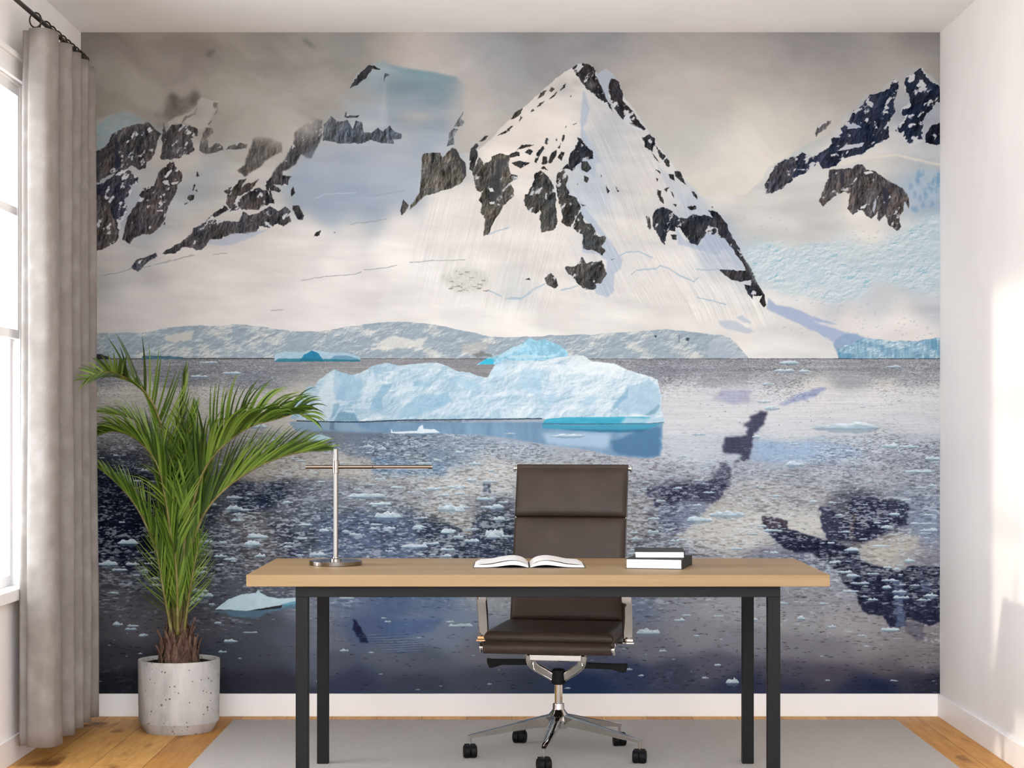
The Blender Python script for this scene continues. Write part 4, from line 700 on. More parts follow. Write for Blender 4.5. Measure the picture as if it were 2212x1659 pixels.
g.l(t.outputs[0], mx.inputs[1]); g.l(gl.outputs[0], mx.inputs[2]); g.l(mx.outputs[0], m.node_tree.nodes['Material Output'].inputs[0])
# the print
def mural_material():
    im = draw_mural()[::-1]
    img = bpy.data.images.new('mural_print', MW, MH)
    buf = np.ones((MH, MW, 4), np.float32); buf[..., :3] = im
    img.pixels.foreach_set(buf.ravel()); img.update()
    m = mat('printed_mural_paper', (200, 200, 200), .85, 0, .05); g = NG(m)
    ti = g.n('ShaderNodeTexImage'); ti.image = img; ti.extension = 'EXTEND'
    tc = g.n('ShaderNodeTexCoord'); g.l(tc.outputs['UV'], ti.inputs[0])
    mul = g.n('ShaderNodeVectorMath', operation='MULTIPLY'); mul.inputs[1].default_value = MURAL_GAIN
    g.l(ti.outputs[0], mul.inputs[0]); g.col(mul.outputs[0])
    return m

# ---------------------------------------------------------------- mesh helpers
def obj(name, bm, m, parent=None, smooth=None, bevel=0, seg=2, solid=0):
    me = bpy.data.meshes.new(name); bmesh.ops.recalc_face_normals(bm, faces=bm.faces); bm.to_mesh(me); bm.free()
    o = bpy.data.objects.new(name, me); C.objects.link(o)
    if m: me.materials.append(m)
    if parent: o.parent = parent
    if smooth is not None:
        for p in me.polygons: p.use_smooth = True
        if smooth < 180: me.set_sharp_from_angle(angle=math.radians(smooth))
    if solid: s_ = o.modifiers.new('solid', 'SOLIDIFY'); s_.thickness = solid; s_.offset = 0
    if bevel:
        b = o.modifiers.new('bevel', 'BEVEL'); b.width = bevel; b.segments = seg; b.limit_method = 'ANGLE'; b.angle_limit = math.radians(40)
    return o
def thing(name, label, cat, loc=(0, 0, 0), rz=0, group=None):
    o = bpy.data.objects.new(name, None); C.objects.link(o); o.location = loc; o.rotation_euler = (0, 0, rz); o.empty_display_size = .1
    o['label'] = label; o['category'] = cat
    if group: o['group'] = group
    return o
def tag(o, label, cat, group=None):
    o['label'] = label; o['category'] = cat
    if group: o['group'] = group
    return o
def struct(o): o['kind'] = 'structure'; return o
def box(bm, x0, x1, y0, y1, z0, z1, mtx=None):
    vs = [bm.verts.new(Vector(p)) for p in ((x0, y0, z0), (x1, y0, z0), (x1, y1, z0), (x0, y1, z0), (x0, y0, z1), (x1, y0, z1), (x1, y1, z1), (x0, y1, z1))]
    for f in ((0, 3, 2, 1), (4, 5, 6, 7), (0, 1, 5, 4), (1, 2, 6, 5), (2, 3, 7, 6), (3, 0, 4, 7)): bm.faces.new([vs[i] for i in f])
    if mtx: bmesh.ops.transform(bm, matrix=mtx, verts=vs)
    return vs
def B(*a):
    bm = bmesh.new(); box(bm, *a); return bm
def frames(pts):
    out = []; up = Vector((0, 0, 1))
    for i, p in enumerate(pts):
        t = (pts[min(i + 1, len(pts) - 1)] - pts[max(i - 1, 0)]).normalized()
        if i == 0:
            a = t.cross(up); a = a if a.length > 1e-3 else t.cross(Vector((0, 1, 0)))
            a.normalize()
        else: a = (a - t * a.dot(t)).normalized()
        out.append((p, t, a, t.cross(a)))
    return out
def sweep(bm, pts, prof, scale=None, cap=True, fixed=None):
    """sweep a closed profile [(a, b)] along pts"""
    pts = [Vector(p) for p in pts]; rings = []
    for i, (p, t, a, b) in enumerate(frames(pts)):
        if fixed is not None:
            a = Vector(fixed); a = (a - t * a.dot(t)).normalized(); b = t.cross(a)
        s = scale[i] if scale else 1
        sa, sb = s if isinstance(s, tuple) else (s, s)
        rings.append([bm.verts.new(p + a * u * sa + b * v * sb) for u, v in prof])
    n = len(prof)
    for r0, r1 in zip(rings, rings[1:]):
        for k in range(n): bm.faces.new((r0[k], r0[(k + 1) % n], r1[(k + 1) % n], r1[k]))
    if cap: bm.faces.new(rings[0][::-1]); bm.faces.new(rings[-1])
def circ(r, n=16, ry=None): return [(r * math.cos(2 * PI * k / n), (ry or r) * math.sin(2 * PI * k / n)) for k in range(n)]
def rrect(w, h, r, n=4):
    out = []
    for cx, cy, a0 in ((w / 2 - r, h / 2 - r, 0), (-w / 2 + r, h / 2 - r, 90), (-w / 2 + r, -h / 2 + r, 180), (w / 2 - r, -h / 2 + r, 270)):
        for k in range(n + 1):
            a = math.radians(a0 + 90 * k / n); out.append((cx + r * math.cos(a), cy + r * math.sin(a)))
    return out
def lathe(bm, prof, n=48, c=(0, 0), close=False):
    rings = [[bm.verts.new((c[0] + r * math.cos(2 * PI * k / n), c[1] + r * math.sin(2 * PI * k / n), z)) for k in range(n)] if r > 1e-6 else [bm.verts.new((c[0], c[1], z))] for r, z in prof]
    for r0, r1 in zip(rings, rings[1:]):
        for k in range(n):
            k2 = (k + 1) % n
            if len(r0) == 1 and len(r1) == 1: continue
            if len(r0) == 1: bm.faces.new((r0[0], r1[k], r1[k2]))
            elif len(r1) == 1: bm.faces.new((r0[k], r1[0], r0[k2]))
            else: bm.faces.new((r0[k], r0[k2], r1[k2], r1[k]))
def cat(P_, n=8):
    """Catmull-Rom through the points"""
    P_ = [Vector(p) for p in P_]; Q = [P_[0] * 2 - P_[1]] + P_ + [P_[-1] * 2 - P_[-2]]; out = []
    for i in range(1, len(Q) - 2):
        for k in range(n):
            t = k / n; a, b, c, d = Q[i - 1:i + 3]
            out.append(.5 * ((2 * b) + (c - a) * t + (2 * a - 5 * b + 4 * c - d) * t * t + (3 * b - a - 3 * c + d) * t ** 3))
    out.append(P_[-1]); return out

# ---------------------------------------------------------------- room shell
XL, XR, H = -1.828, 1.816, 2.9
struct(obj('floor', B(XL - .2, XR + .2, -9.3, .2, -.1, 0), M['floor']))
struct(obj('ceiling', B(XL - .2, XR + .2, -4.6, .2, H, H + .12), M['ceil']))
struct(obj('wall_back', B(XL - .2, XR + .2, 0, .15, 0, H), M['wall']))
struct(obj('wall_right', B(XR, XR + .15, -9.3, .0, 0, H), M['wall']))
WIN = ((-2.16, -1.0), (-5.6, -4.4)); Z0, Z1 = .635, 2.50  # second window is out of view, added to bring in more daylight
bm = bmesh.new(); y = 0
for a, b in WIN:
    box(bm, XL - .15, XL, b, y, 0, H); box(bm, XL - .15, XL, a, b, 0, Z0); box(bm, XL - .15, XL, a, b, Z1, H); y = a
box(bm, XL - .15, XL, -9.3, y, 0, H); struct(obj('wall_left', bm, M['wall']))
struct(obj('baseboard_back', B(XL + .012, XR - .012, -.012, 0, 0, .0962), M['trim'], bevel=.002))
struct(obj('baseboard_right', B(XR - .012, XR, -9.3, 0, 0, .0962), M['trim'], bevel=.002))
struct(obj('baseboard_left', B(XL, XL + .012, -9.3, 0, 0, .0962), M['trim'], bevel=.002))
def window(k, y0, y1):
    o = bpy.data.objects.new('window_%d' % k, None); C.objects.link(o); o.location = (XL, (y0 + y1) / 2, Z0); struct(o)
    def part(name, bm, m, bev=.003):
        bmesh.ops.translate(bm, vec=(-XL, -(y0 + y1) / 2, -Z0), verts=bm.verts); return obj(name, bm, m, o, bevel=bev)
    bm = bmesh.new(); t = .018
    for a, b in ((y0 - .08, y0), (y1, y1 + .08)): box(bm, XL, XL + t, a, b, Z0 - .01, Z1)
    box(bm, XL, XL + t, y0 - .08, y1 + .08, Z1, Z1 + .072); box(bm, XL, XL + t + .012, y0 - .09, y1 + .09, Z1 + .072, Z1 + .09)
    part('window_casing', bm, M['trim'])
    bm = bmesh.new()
    box(bm, XL - .14, XL, y1 - .012, y1, Z0, Z1); box(bm, XL - .14, XL, y0, y0 + .012, Z0, Z1); box(bm, XL - .14, XL, y0 + .012, y1 - .012, Z1 - .012, Z1)
    part('window_jamb', bm, M['trim'])
    part('window_sill', B(XL - .14, XL + .035, y0 - .09, y1 + .09, Z0 - .04, Z0 + .003), M['trim'])
    for nm, xf, zb, zt, st, rb in (('upper_sash', XL - .004, 1.552, Z1 - .012, .02, .034), ('lower_sash', XL - .030, Z0 + .003, 1.585, .032, .040)):
        bm = bmesh.new(); a, b = y0 + .012, y1 - .012; x0, x1 = xf - .026, xf
        box(bm, x0, x1, b - st, b, zb, zt); box(bm, x0, x1, a, a + st, zb, zt)
        box(bm, x0, x1, a + st, b - st, zb, zb + rb); box(bm, x0, x1, a + st, b - st, zt - .036, zt)
        if nm == 'upper_sash': box(bm, x0 + .004, x1 - .003, a + st, b - st, 2.008, 2.040)
        mid = (a + b) / 2; box(bm, x0 + .005, x1 - .004, mid - .012, mid + .012, zb + rb, zt - .036)
        part(nm, bm, M['trim'], .002)
        part('window_pane', B(x0 + .010, x0 + .014, a + st, b - st, zb + rb, zt - .036), M['glass'], 0)
for k, (a, b) in enumerate(WIN): window(k + 1, a, b)

# ---------------------------------------------------------------- mural
bm = bmesh.new(); x0, x1, z0, z1 = XL + .0005, (2030.2 - 1106) / 509.3, .0965, H - .0005
box(bm, x0, x1, -.0025, -.0003, z0, z1); uv = bm.loops.layers.uv.new('UVMap')
for f in bm.faces:
    for l in f.loops: l[uv].uv = ((l.vert.co.x - x0) / (x1 - x0), (l.vert.co.z - z0) / (z1 - z0))
tag(obj('wall_mural', bm, mural_material()), 'full-wall printed mural of snowy mountains, icebergs and icy water behind the desk', 'mural')

# ---------------------------------------------------------------- rug
bm = bmesh.new(); box(bm, -1.162, 1.605, -5.4, -.135, 0, .006)
tag(obj('area_rug', bm, M['rug'], bevel=.002), 'flat grey woven rug lying under the desk on the oak floor', 'rug')

# ---------------------------------------------------------------- curtain and rod
RX, RZ = -1.728, 2.715
t = thing('curtain_rod', 'thin dark rod above the window carrying the curtain', 'curtain rod', (RX, -.38, RZ))
bm = bmesh.new(); sweep(bm, [(0, -2.3, 0), (0, 0, 0)], circ(.0085, 16)); obj('rod', bm, M['rod'], t, 40)
bm = bmesh.new(); lathe(bm, [(0, -.016), (.010, -.014), (.0155, 0), (.010, .014), (0, .016)], 20); bmesh.ops.rotate(bm, matrix=Matrix.Rotation(PI / 2, 3, 'X'), verts=bm.verts); bmesh.ops.translate(bm, vec=(0, .012, 0), verts=bm.verts); obj('finial', bm, M['rod'], t, 40)
for yy in (-.10, -2.1):
    bm = bmesh.new(); box(bm, XL - RX, -.008, yy - .008, yy + .008, -.008, .008); box(bm, XL - RX, XL - RX + .006, yy - .02, yy + .02, -.03, .03); box(bm, -.014, .014, yy - .008, yy + .008, -.0135, -.0090); obj('bracket', bm, M['rod'], t)
def curtain():
    # (x, y) of the fold ridges, seen from above: deep pleats gathered on the wall side of the window
    path = [(-1.80, -1.12), (-1.788, -1.168), (-1.765, -1.172), (-1.756, -1.178), (-1.748, -1.212), (-1.70, -1.220), (-1.664, -1.205), (-1.648, -1.16), (-1.652, -1.11), (-1.675, -1.075), (-1.755, -1.05), (-1.785, -1.01), (-1.755, -.965), (-1.675, -.95), (-1.647, -.915), (-1.675, -.875), (-1.76, -.86), (-1.785, -.825), (-1.755, -.79),
            (-1.68, -.775), (-1.652, -.745), (-1.68, -.71), (-1.76, -.70), (-1.785, -.67), (-1.755, -.64), (-1.685, -.63), (-1.655, -.60), (-1.685, -.57), (-1.76, -.56), (-1.785, -.53), (-1.75, -.50), (-1.68, -.49), (-1.655, -.46), (-1.685, -.435), (-1.75, -.43)]
    P_ = cat([Vector((x, y, 0)) for x, y in path], 6)
    bm = bmesh.new(); NZ = 40; rows = []
    cx = sum(p.x for p in P_) / len(P_)
    for j in range(NZ + 1):
        f = j / NZ; z = .067 + f * (2.668 - .067); row = []
        for i, p in enumerate(P_):
            tight = 1 - .18 * f
            x = RX + (p.x - RX) * tight + .006 * noise.noise(Vector((i * .12, f * 3, 1))); y = p.y + .010 * noise.noise(Vector((i * .1, f * 2.5, 7))) * (1 - f * .6)
            row.append(bm.verts.new((x, y, z)))
        rows.append(row)
    for r0, r1 in zip(rows, rows[1:]):
        for k in range(len(P_) - 1): bm.faces.new((r0[k], r0[k + 1], r1[k + 1], r1[k]))
    return bm
t = thing('curtain', 'floor-length taupe linen curtain gathered beside the left window', 'curtain', (0, 0, 0))
obj('curtain_panel', curtain(), M['curtain'], t, 180, solid=.003)
for yy in (-1.19, -1.04, -.955, -.868, -.785, -.705, -.635, -.565, -.495, -.45):
    bm = bmesh.new(); sweep(bm, [(RX + .021 * math.cos(a), yy, RZ - .014 + .027 * math.sin(a)) for a in [2 * PI * q / 24 for q in range(25)]], circ(.0030, 8), cap=False); obj('curtain_ring', bm, M['rod'], t, 60)

# ---------------------------------------------------------------- desk
DX, DZ, RUG = .0848, .745, .006
t = thing('desk', 'long light oak topped desk on a black steel frame', 'desk', (DX, -1.52, RUG))
def D(*a):  # world box -> desk-local
    x0, x1, y0, y1, z0, z1 = a; return B(x0 - DX, x1 - DX, y0 + 1.52, y1 + 1.52, z0 - RUG, z1 - RUG)
W2 = .9483
obj('tabletop', D(DX - W2, DX + W2, -1.92, -1.12, DZ - .0385, DZ), M['oak'], t, bevel=.0015)
FX0, FX1 = DX - .791, DX + .791; LW = .041; YF0, YR1 = -1.892, -1.16
for x in (FX0, FX1 - LW):
    for y in (YF0, YR1 - LW): obj('leg', D(x, x + LW, y, y + LW, RUG, DZ - .0385 - .0365), M['steel'], t, bevel=.0015)
for y in (YF0, YR1 - LW): obj('cross_rail', D(FX0, FX1, y, y + LW, DZ - .075, DZ - .0386), M['steel'], t, bevel=.0015)
for x in (FX0, FX1 - LW): obj('side_rail', D(x, x + LW, YF0 + LW, YR1 - LW, DZ - .075, DZ - .0386), M['steel'], t, bevel=.0015)

# ---------------------------------------------------------------- desk lamp
lx, ly = -.6134, 6.73 - DIST
t = thing('desk_lamp', 'slim brushed nickel desk lamp with a horizontal bar, at the left end of the desk', 'lamp', (lx, ly, DZ))
bm = bmesh.new(); lathe(bm, [(0, 0), (.090, 0), (.0922, .002), (.0922, .0145), (.0905, .016), (0, .016)], 72); obj('base', bm, M['nickel'], t, 30)
bm = bmesh.new(); lathe(bm, [(.0188, .016), (.0188, .022), (.012, .024), (.0115, .028), (.0088, .028)], 32); obj('base_ring', bm, M['nickel'], t, 30)
bm = bmesh.new(); lathe(bm, [(0, .016), (.0087, .016), (.0087, .4025), (.0082, .404), (0, .404)], 32); obj('pole', bm, M['nickel'], t, 30)
bm = bmesh.new(); lathe(bm, [(.0088, .319), (.0118, .320), (.0118, .336), (.0126, .337), (.0126, .357), (.0118, .358), (.0118, .363), (.0088, .364)], 32); obj('collar', bm, M['nickel'], t, 30)
zc = .3416; bm = bmesh.new(); sweep(bm, [(-.1036, -.0, zc), (.127, 0, zc)], circ(.0068, 24)); obj('arm', bm, M['bronze'], t, 40)
bm = bmesh.new(); sweep(bm, [(-.1046, -.0, zc), (-.1036, 0, zc)], circ(.0062, 24)); obj('arm_end_cap', bm, M['nickel'], t, 40)
bm = bmesh.new(); sweep(bm, [(.129, 0, zc), (.333, 0, zc)], circ(.0068, 24)); lh = obj('lamp_head', bm, M['bronze'], t, 40)
bm = bmesh.new(); sweep(bm, [(.126, 0, zc), (.130, 0, zc)], circ(.0058, 24)); obj('joint', bm, M['steel'], t, 40)
bm = bmesh.new(); sweep(bm, [(.333, 0, zc), (.3368, 0, zc), (.3378, 0, zc)], circ(.0066, 24), scale=[1, 1, .8]); obj('lamp_tip', bm, M['nickel'], t, 40)
bm = bmesh.new(); box(bm, .14, .322, -.003, .003, zc - .0073, zc - .0062); obj('light_strip', bm, M['page'], lh)

# ---------------------------------------------------------------- books
def section(pts_, y0, y1):
    bm = bmesh.new(); a = [bm.verts.new((x, y0, z)) for x, z in pts_]; b = [bm.verts.new((x, y1, z)) for x, z in pts_]; n = len(pts_)
    for k in range(n): bm.faces.new((a[k], a[(k + 1) % n], b[(k + 1) % n], b[k]))
    bm.faces.new(a[::-1]); bm.faces.new(b); return bm
t = thing('open_book', 'open book with blank white pages lying face up in the middle of the desk', 'book', (.059, -1.486, DZ))
for s in (-1, 1):
    top = cat([(.003, 0, .0050), (.012, 0, .0125), (.032, 0, .0215), (.058, 0, .0245), (.090, 0, .0205), (.130, 0, .0125), (.178, 0, .0095)], 6)
    bot = cat([(.189, 0, .0024), (.150, 0, .0024), (.118, 0, .0040), (.085, 0, .0080), (.058, 0, .0105), (.030, 0, .0080), (.010, 0, .0030), (.003, 0, .0022)], 6)
    obj('page_block', section([(s * p.x, p.z) for p in top + bot][::s], -.128, .128), M['page'], t, 35)
    l = cat([(.006, 0, .0068), (.018, 0, .0178), (.035, 0, .0240), (.060, 0, .0268), (.092, 0, .0232), (.132, 0, .0155), (.172, 0, .0125)], 6)
    obj('loose_page', section([(s * p.x, p.z + .0004) for p in l] + [(s * p.x, p.z) for p in reversed(l)], -.127, .127), M['page'], t, 60)
obj('book_cover', B(-.192, .192, -.130, .130, 0, .002), M['cover'], t)
def closed_book(label, cx, cy, z, w_, d_, h_, rz):
    t = thing('closed_book', label, 'book', (cx, cy, z), rz)
    x0, x1, y0, y1 = -w_ / 2, w_ / 2, -d_ / 2, d_ / 2; c = .0022
    bm = bmesh.new(); box(bm, x0, x1, y0, y1, 0, c); box(bm, x0, x1, y0, y1, h_ - c, h_); box(bm, x1 - .004, x1, y0, y1, c, h_ - c); obj('book_cover', bm, M['cover'], t, bevel=.0006)
    obj('page_block', B(x0 + .003, x1 - .0042, y0 + .003, y1 - .003, c + .0001, h_ - c - .0001), M['paper'], t)
a = math.radians(-13.5); fr = Vector((.5743, 6.515 - DIST)); ux = Vector((math.cos(a), math.sin(a))); uy = Vector((-math.sin(a), math.cos(a)))
c_ = fr - ux * .097 + uy * .115
closed_book('larger black-covered closed book lying flat on the right of the desk, beneath another book', c_.x, c_.y, DZ, .194, .23, .0345, a)
a = math.radians(-3); closed_book('smaller black-covered closed book resting on top of the larger one', .508, 6.67 - DIST, DZ + .0345, .170, .205, .0235, a)

# ---------------------------------------------------------------- office chair
TH = math.radians(-10.0); ch = thing('office_chair', 'dark brown leather swivel office chair with chrome frame behind the desk', 'chair', (.1725, -1.03, RUG), TH)
def pad(w_, l_, t_, n=(14, 12), r=.022, puff=.35):
    """upholstered pad lying in XY, centre at the origin, domed top"""
    bm = bmesh.new(); nx, ny = n; g_ = {}
    def e(u): return math.copysign(1 - (1 - abs(u)) ** 1.0, u)
    for sgn in (1, -1):
        for i in range(nx + 1):
            for j in range(ny + 1):
                u = math.sin((2 * i / nx - 1) * PI / 2); v_ = math.sin((2 * j / ny - 1) * PI / 2)
                x = u * w_ / 2; y = v_ * l_ / 2
                ex = min(1, (1 - abs(u)) * w_ / 2 / r); ey = min(1, (1 - abs(v_)) * l_ / 2 / r)
                hx = math.sqrt(max(0, 1 - (1 - ex) ** 2)); hy = math.sqrt(max(0, 1 - (1 - ey) ** 2))
                hgt = t_ / 2 * (hx * hy) * (1 + puff * (1 - u * u) * (1 - v_ * v_)) * sgn
                key = (i, j, sgn) if 0 < i < nx and 0 < j < ny else (i, j, 0)
                if key not in g_: g_[key] = bm.verts.new((x, y, hgt if key[2] else 0))
    def G(i, j, s): return g_[(i, j, s)] if 0 < i < nx and 0 < j < ny else g_[(i, j, 0)]
    for s in (1, -1):
        for i in range(nx):
            for j in range(ny):
                q = [G(i, j, s), G(i + 1, j, s), G(i + 1, j + 1, s), G(i, j + 1, s)]
                bm.faces.new(q if s == 1 else q[::-1])
    return bm
def place(bm, loc, rx=0.0):
    bmesh.ops.transform(bm, matrix=Matrix.Translation(loc) @ Matrix.Rotation(rx, 4, 'X'), verts=bm.verts); return bm
LEAN = math.atan2(.16, .60)          # the back leans away from the viewer
def backpt(z): return .205 + (z - .47) * math.tan(LEAN)
for z0_, z1_ in ((.872, 1.060), (.664, .870), (.480, .662)):
    zc_ = (z0_ + z1_) / 2; L_ = (z1_ - z0_) / math.cos(LEAN) - .001
    obj('back_cushion', place(pad(.436, L_, .044, (22, 14), .020, .25), (0, backpt(zc_) - .008, zc_), PI / 2 - LEAN), M['leather'], ch, 180)
bm = bmesh.new(); box(bm, -.218, .218, -.006, .006, 0, .60 / math.cos(LEAN)); place(bm, (0, backpt(.47) + .010, .47), -LEAN); obj('back_sling', bm, M['leather'], ch, bevel=.003)
bm = bmesh.new(); sweep(bm, [(-.218, backpt(1.066) + .004, 1.062), (.218, backpt(1.066) + .004, 1.062)], circ(.0125, 20)); obj('top_roll', bm, M['leather'], ch, 40)
obj('seat_cushion', place(pad(.470, .455, .046, (22, 20), .018, .12), (0, -.025, .468 - .006)), M['leather'], ch, 180)
bm = bmesh.new(); box(bm, -.228, .228, -.262, .20, .426, .440); obj('seat_sling', bm, M['leather'], ch, bevel=.004)
bm = bmesh.new(); sweep(bm, [(-.231, -.268, .4285), (.231, -.268, .4285)], circ(.0225, 28)); obj('front_roll', bm, M['leather'], ch, 40)
for s in (-1, 1):
    x = s * .214
    pts_ = cat([(x, -.268, .432), (x, -.12, .432), (x, .08, .430), (x, .17, .440), (x, .205, .475), (x, backpt(.56) + .012, .56), (x, backpt(.8) + .012, .80), (x, backpt(1.060) + .006, 1.060)], 8)
    bm = bmesh.new(); sweep(bm, pts_, rrect(.007, .024, .003, 3), fixed=(1, 0, 0)); obj('side_rail', bm, M['chrome'], ch, 45)
    for (y_, z_, r_) in ((-.268, .4285, .0215), (backpt(1.066) + .004, 1.058, .014)):
        bm = bmesh.new(); lathe(bm, [(0, 0), (r_ * .55, 0), (r_ * .55, .006), (r_, .007), (r_, .012), (r_ * .8, .014), (0, .015)][::1], 24)
        bmesh.ops.transform(bm, matrix=Matrix.Translation((s * (.231 if z_ < .6 else .219), y_, z_)) @ Matrix.Rotation(s * PI / 2, 4, 'Y'), verts=bm.verts); obj('end_cap', bm, M['chrome'], ch, 40)
    xa = s * .267
    pts_ = cat([(xa, -.075, .436), (xa, -.080, .470), (xa, -.098, .535), (xa, -.118, .590), (xa, -.118, .628), (xa, -.085, .652), (xa, .02, .655), (xa, .13, .652), (xa - s * .004, .205, .640), (xa - s * .02, .245, .615), (xa - s * .035, .262, .590)], 8)
    n_ = len(pts_); sc_ = [(1.0 + .25 * math.sin(PI * min(1, i / n_ * 2.2)) if i < n_ * .45 else .95, 1) for i in range(n_)]
    bm = bmesh.new(); sweep(bm, pts_, rrect(.031, .010, .004, 3), scale=sc_, fixed=(1, 0, 0)); obj('armrest', bm, M['chrome'], ch, 45)
    bm = bmesh.new(); box(bm, min(s * .232, s * .292), max(s * .232, s * .292), -.098, -.052, .430, .4375); box(bm, min(s * .255, s * .288), max(s * .255, s * .288), -.094, -.088, .4375, .449)
    obj('armrest_bracket', bm, M['chrome'], ch, bevel=.0015)
# tilt mechanism
bm = bmesh.new(); box(bm, -.096, .096, -.085, -.050, .360, .386); box(bm, -.092, .092, -.070, -.030, .394, .425); obj('tilt_bar', bm, M['chrome'], ch, bevel=.004, seg=3)
bm = bmesh.new(); box(bm, -.090, .090, -.066, -.034, .386, .394); obj('tilt_housing', bm, M['blackplastic'], ch)
for s in (-1, 1):
    bm = bmesh.new(); lathe(bm, [(0, 0), (.018, 0), (.020, .002), (.020, .012), (.017, .015), (0, .015)], 28); bmesh.ops.transform(bm, matrix=Matrix.Translation((s * .104, -.055, .393)) @ Matrix.Rotation(s * PI / 2, 4, 'Y') @ Matrix.Scale(1, 4), verts=bm.verts); obj('pivot_cap', bm, M['chrome'], ch, 40)
    bm = bmesh.new(); sweep(bm, cat([(s * .098, -.055, .380), (s * .096, -.050, .355), (s * .082, -.035, .335), (s * .050, -.012, .312), (s * .022, 0, .294)], 5), rrect(.026, .034, .008, 4), fixed=(0, 1, 0)); obj('yoke_arm', bm, M['chrome'], ch, 60)
    pr = [(.095, .362), (.20, .360), (.242, .360), (.262, .362), (.262, .346), (.254, .327), (.244, .326), (.205, .338), (.095, .340)]
    bm = section([(s * a_, b_ - (.008 if s > 0 else 0)) for a_, b_ in pr][::s], -.045, -.033); obj('lever', bm, M['blackplastic'], ch, bevel=.002)
bm = bmesh.new(); lathe(bm, [(0, .266), (.022, .266), (.026, .270), (.0265, .300), (.025, .318), (.018, .324), (0, .324)], 32); obj('hub', bm, M['blackplastic'], ch, 40)
bm = bmesh.new(); lathe(bm, [(0, .150), (.0152, .150), (.0152, .266), (0, .266)], 32); obj('gas_column', bm, M['chrome'], ch, 40)
bm = bmesh.new(); lathe(bm, [(.0155, .196), (.0205, .195), (.0215, .191), (.0215, .176), (.0230, .172), (.036, .156), (.040, .150), (.040, .118), (.034, .104), (.014, .100), (0, .100)], 40); obj('base_hub', bm, M['chrome'], ch, 35)
A0 = math.radians(-10.4) - TH
CAST = []
for k in range(5):
    an = A0 + k * 2 * PI / 5          # measured from the viewer's side towards image right
    d_ = Vector((math.sin(an), -math.cos(an), 0)); R_ = .330; side = Vector((d_.y, -d_.x, 0))
    pts_ = [d_ * r_ + Vector((0, 0, z_)) for r_, z_ in ((.030, .133), (.09, .124), (.18, .107), (.27, .090), (R_ - .004, .0805), (R_ + .006, .078))]
    bm = bmesh.new(); sweep(bm, pts_, [(-.5, -.42), (-.34, .42), (-.16, .5), (.16, .5), (.34, .42), (.5, -.42), (.2, -.5), (-.2, -.5)], scale=[(.046, .046), (.040, .037), (.031, .027), (.024, .020), (.018, .014), (.012, .009)], fixed=side)
    lg = obj('base_leg', bm, M['chrome'], ch, 50)
    bm = bmesh.new(); p = d_ * R_; sweep(bm, [p + Vector((0, 0, .040)), p + Vector((0, 0, .076))], circ(.0055, 14)); obj('caster_stem', bm, M['chrome'], lg, 40)
    sw = Matrix.Translation((p.x, p.y, .0245)) @ Matrix.Rotation(-TH + (.25, -.2, .1, -.3, .15)[k], 4, 'Z')
    bm = bmesh.new()
    for sx in (-1, 1):
        lathe_p = [(0, .0016), (.0225, .0016), (.0242, .0035), (.0242, .0205), (.0205, .0245), (0, .0245)]
        b2 = bmesh.new(); lathe(b2, lathe_p, 28); bmesh.ops.transform(b2, matrix=sw @ Matrix.Rotation(sx * PI / 2, 4, 'Y'), verts=b2.verts)
        me_ = bpy.data.meshes.new('tmp'); b2.to_mesh(me_); b2.free(); bm.from_mesh(me_); bpy.data.meshes.remove(me_)
    box(bm, -.0195, .0195, -.0145, .0145, .0, .0262, mtx=sw)
    obj('caster', bm, M['blackplastic'], lg, 40)

# ---------------------------------------------------------------- potted palm
PX, PY = -1.345, 7.81 - DIST
pl = thing('potted_palm', 'tall green palm in a round concrete pot beside the curtain', 'plant', (PX, PY, 0))
bm = bmesh.new(); lathe(bm, [(0, 0), (.134, 0), (.138, .004), (.1565, .040), (.1585, .0405), (.1605, .046), (.1640, .285), (.1625, .290), (.1500, .290), (.1485, .286), (.147, .262), (0, .262)], 96); obj('pot', bm, M['concrete'], pl, 40)
rnd = random.Random(4)
bm = bmesh.new()
lathe(bm, [(r_, .271 + .004 * math.sin(r_ * 60)) for r_ in (.1468, .13, .11, .09, .07, .05, .03, .0)], 60)
for v_ in bm.verts: v_.co.z += .006 * noise.noise(v_.co * 60)
obj('soil', bm, M['soil'], pl, 180)
bm = bmesh.new(); lathe(bm, [(.070, .262), (.074, .285), (.068, .320), (.056, .355), (.046, .39), (.040, .415), (.0, .42)], 28)
for v_ in bm.verts:
    if v_.co.length > .1: v_.co += Vector((v_.co.x, v_.co.y, 0)).normalized() * .008 * noise.noise(v_.co * 45) if Vector((v_.co.x, v_.co.y)).length > .01 else Vector()
trunk = obj('trunk', bm, M['bark'], pl, 60)
bm = bmesh.new()
for ring, (z_, r_, n_, L_) in enumerate(((.268, .077, 12, .080), (.292, .071, 10, .080), (.318, .062, 9, .082), (.345, .054, 8, .08), (.372, .046, 6, .075))):
    for k in range(n_):
        a_ = 2 * PI * (k + .5 * (ring % 2)) / n_ + rnd.uniform(-.1, .1); o_ = Vector((math.cos(a_), math.sin(a_), 0)); s_ = Vector((-o_.y, o_.x, 0)); wd = r_ * 2.3 * PI / n_ / 2
        L2 = L_ * rnd.uniform(.8, 1.15); lean = rnd.uniform(.10, .50); rows = []
        for q, (f, ww) in enumerate(((0, 1.0), (.30, .86), (.55, .50), (.8, .20), (1, .02))):
            c0 = o_ * (r_ * (1 - .28 * f) + .004 + lean * L2 * f * f) + Vector((0, 0, z_ + L2 * f)); row = []
            for u in (-1, -.5, 0, .5, 1): row.append(bm.verts.new(c0 + s_ * wd * ww * u + o_ * .006 * (1 - u * u)))
            rows.append(row)
        for r0, r1 in zip(rows, rows[1:]):
            for u in range(4): bm.faces.new((r0[u], r0[u + 1], r1[u + 1], r1[u]))
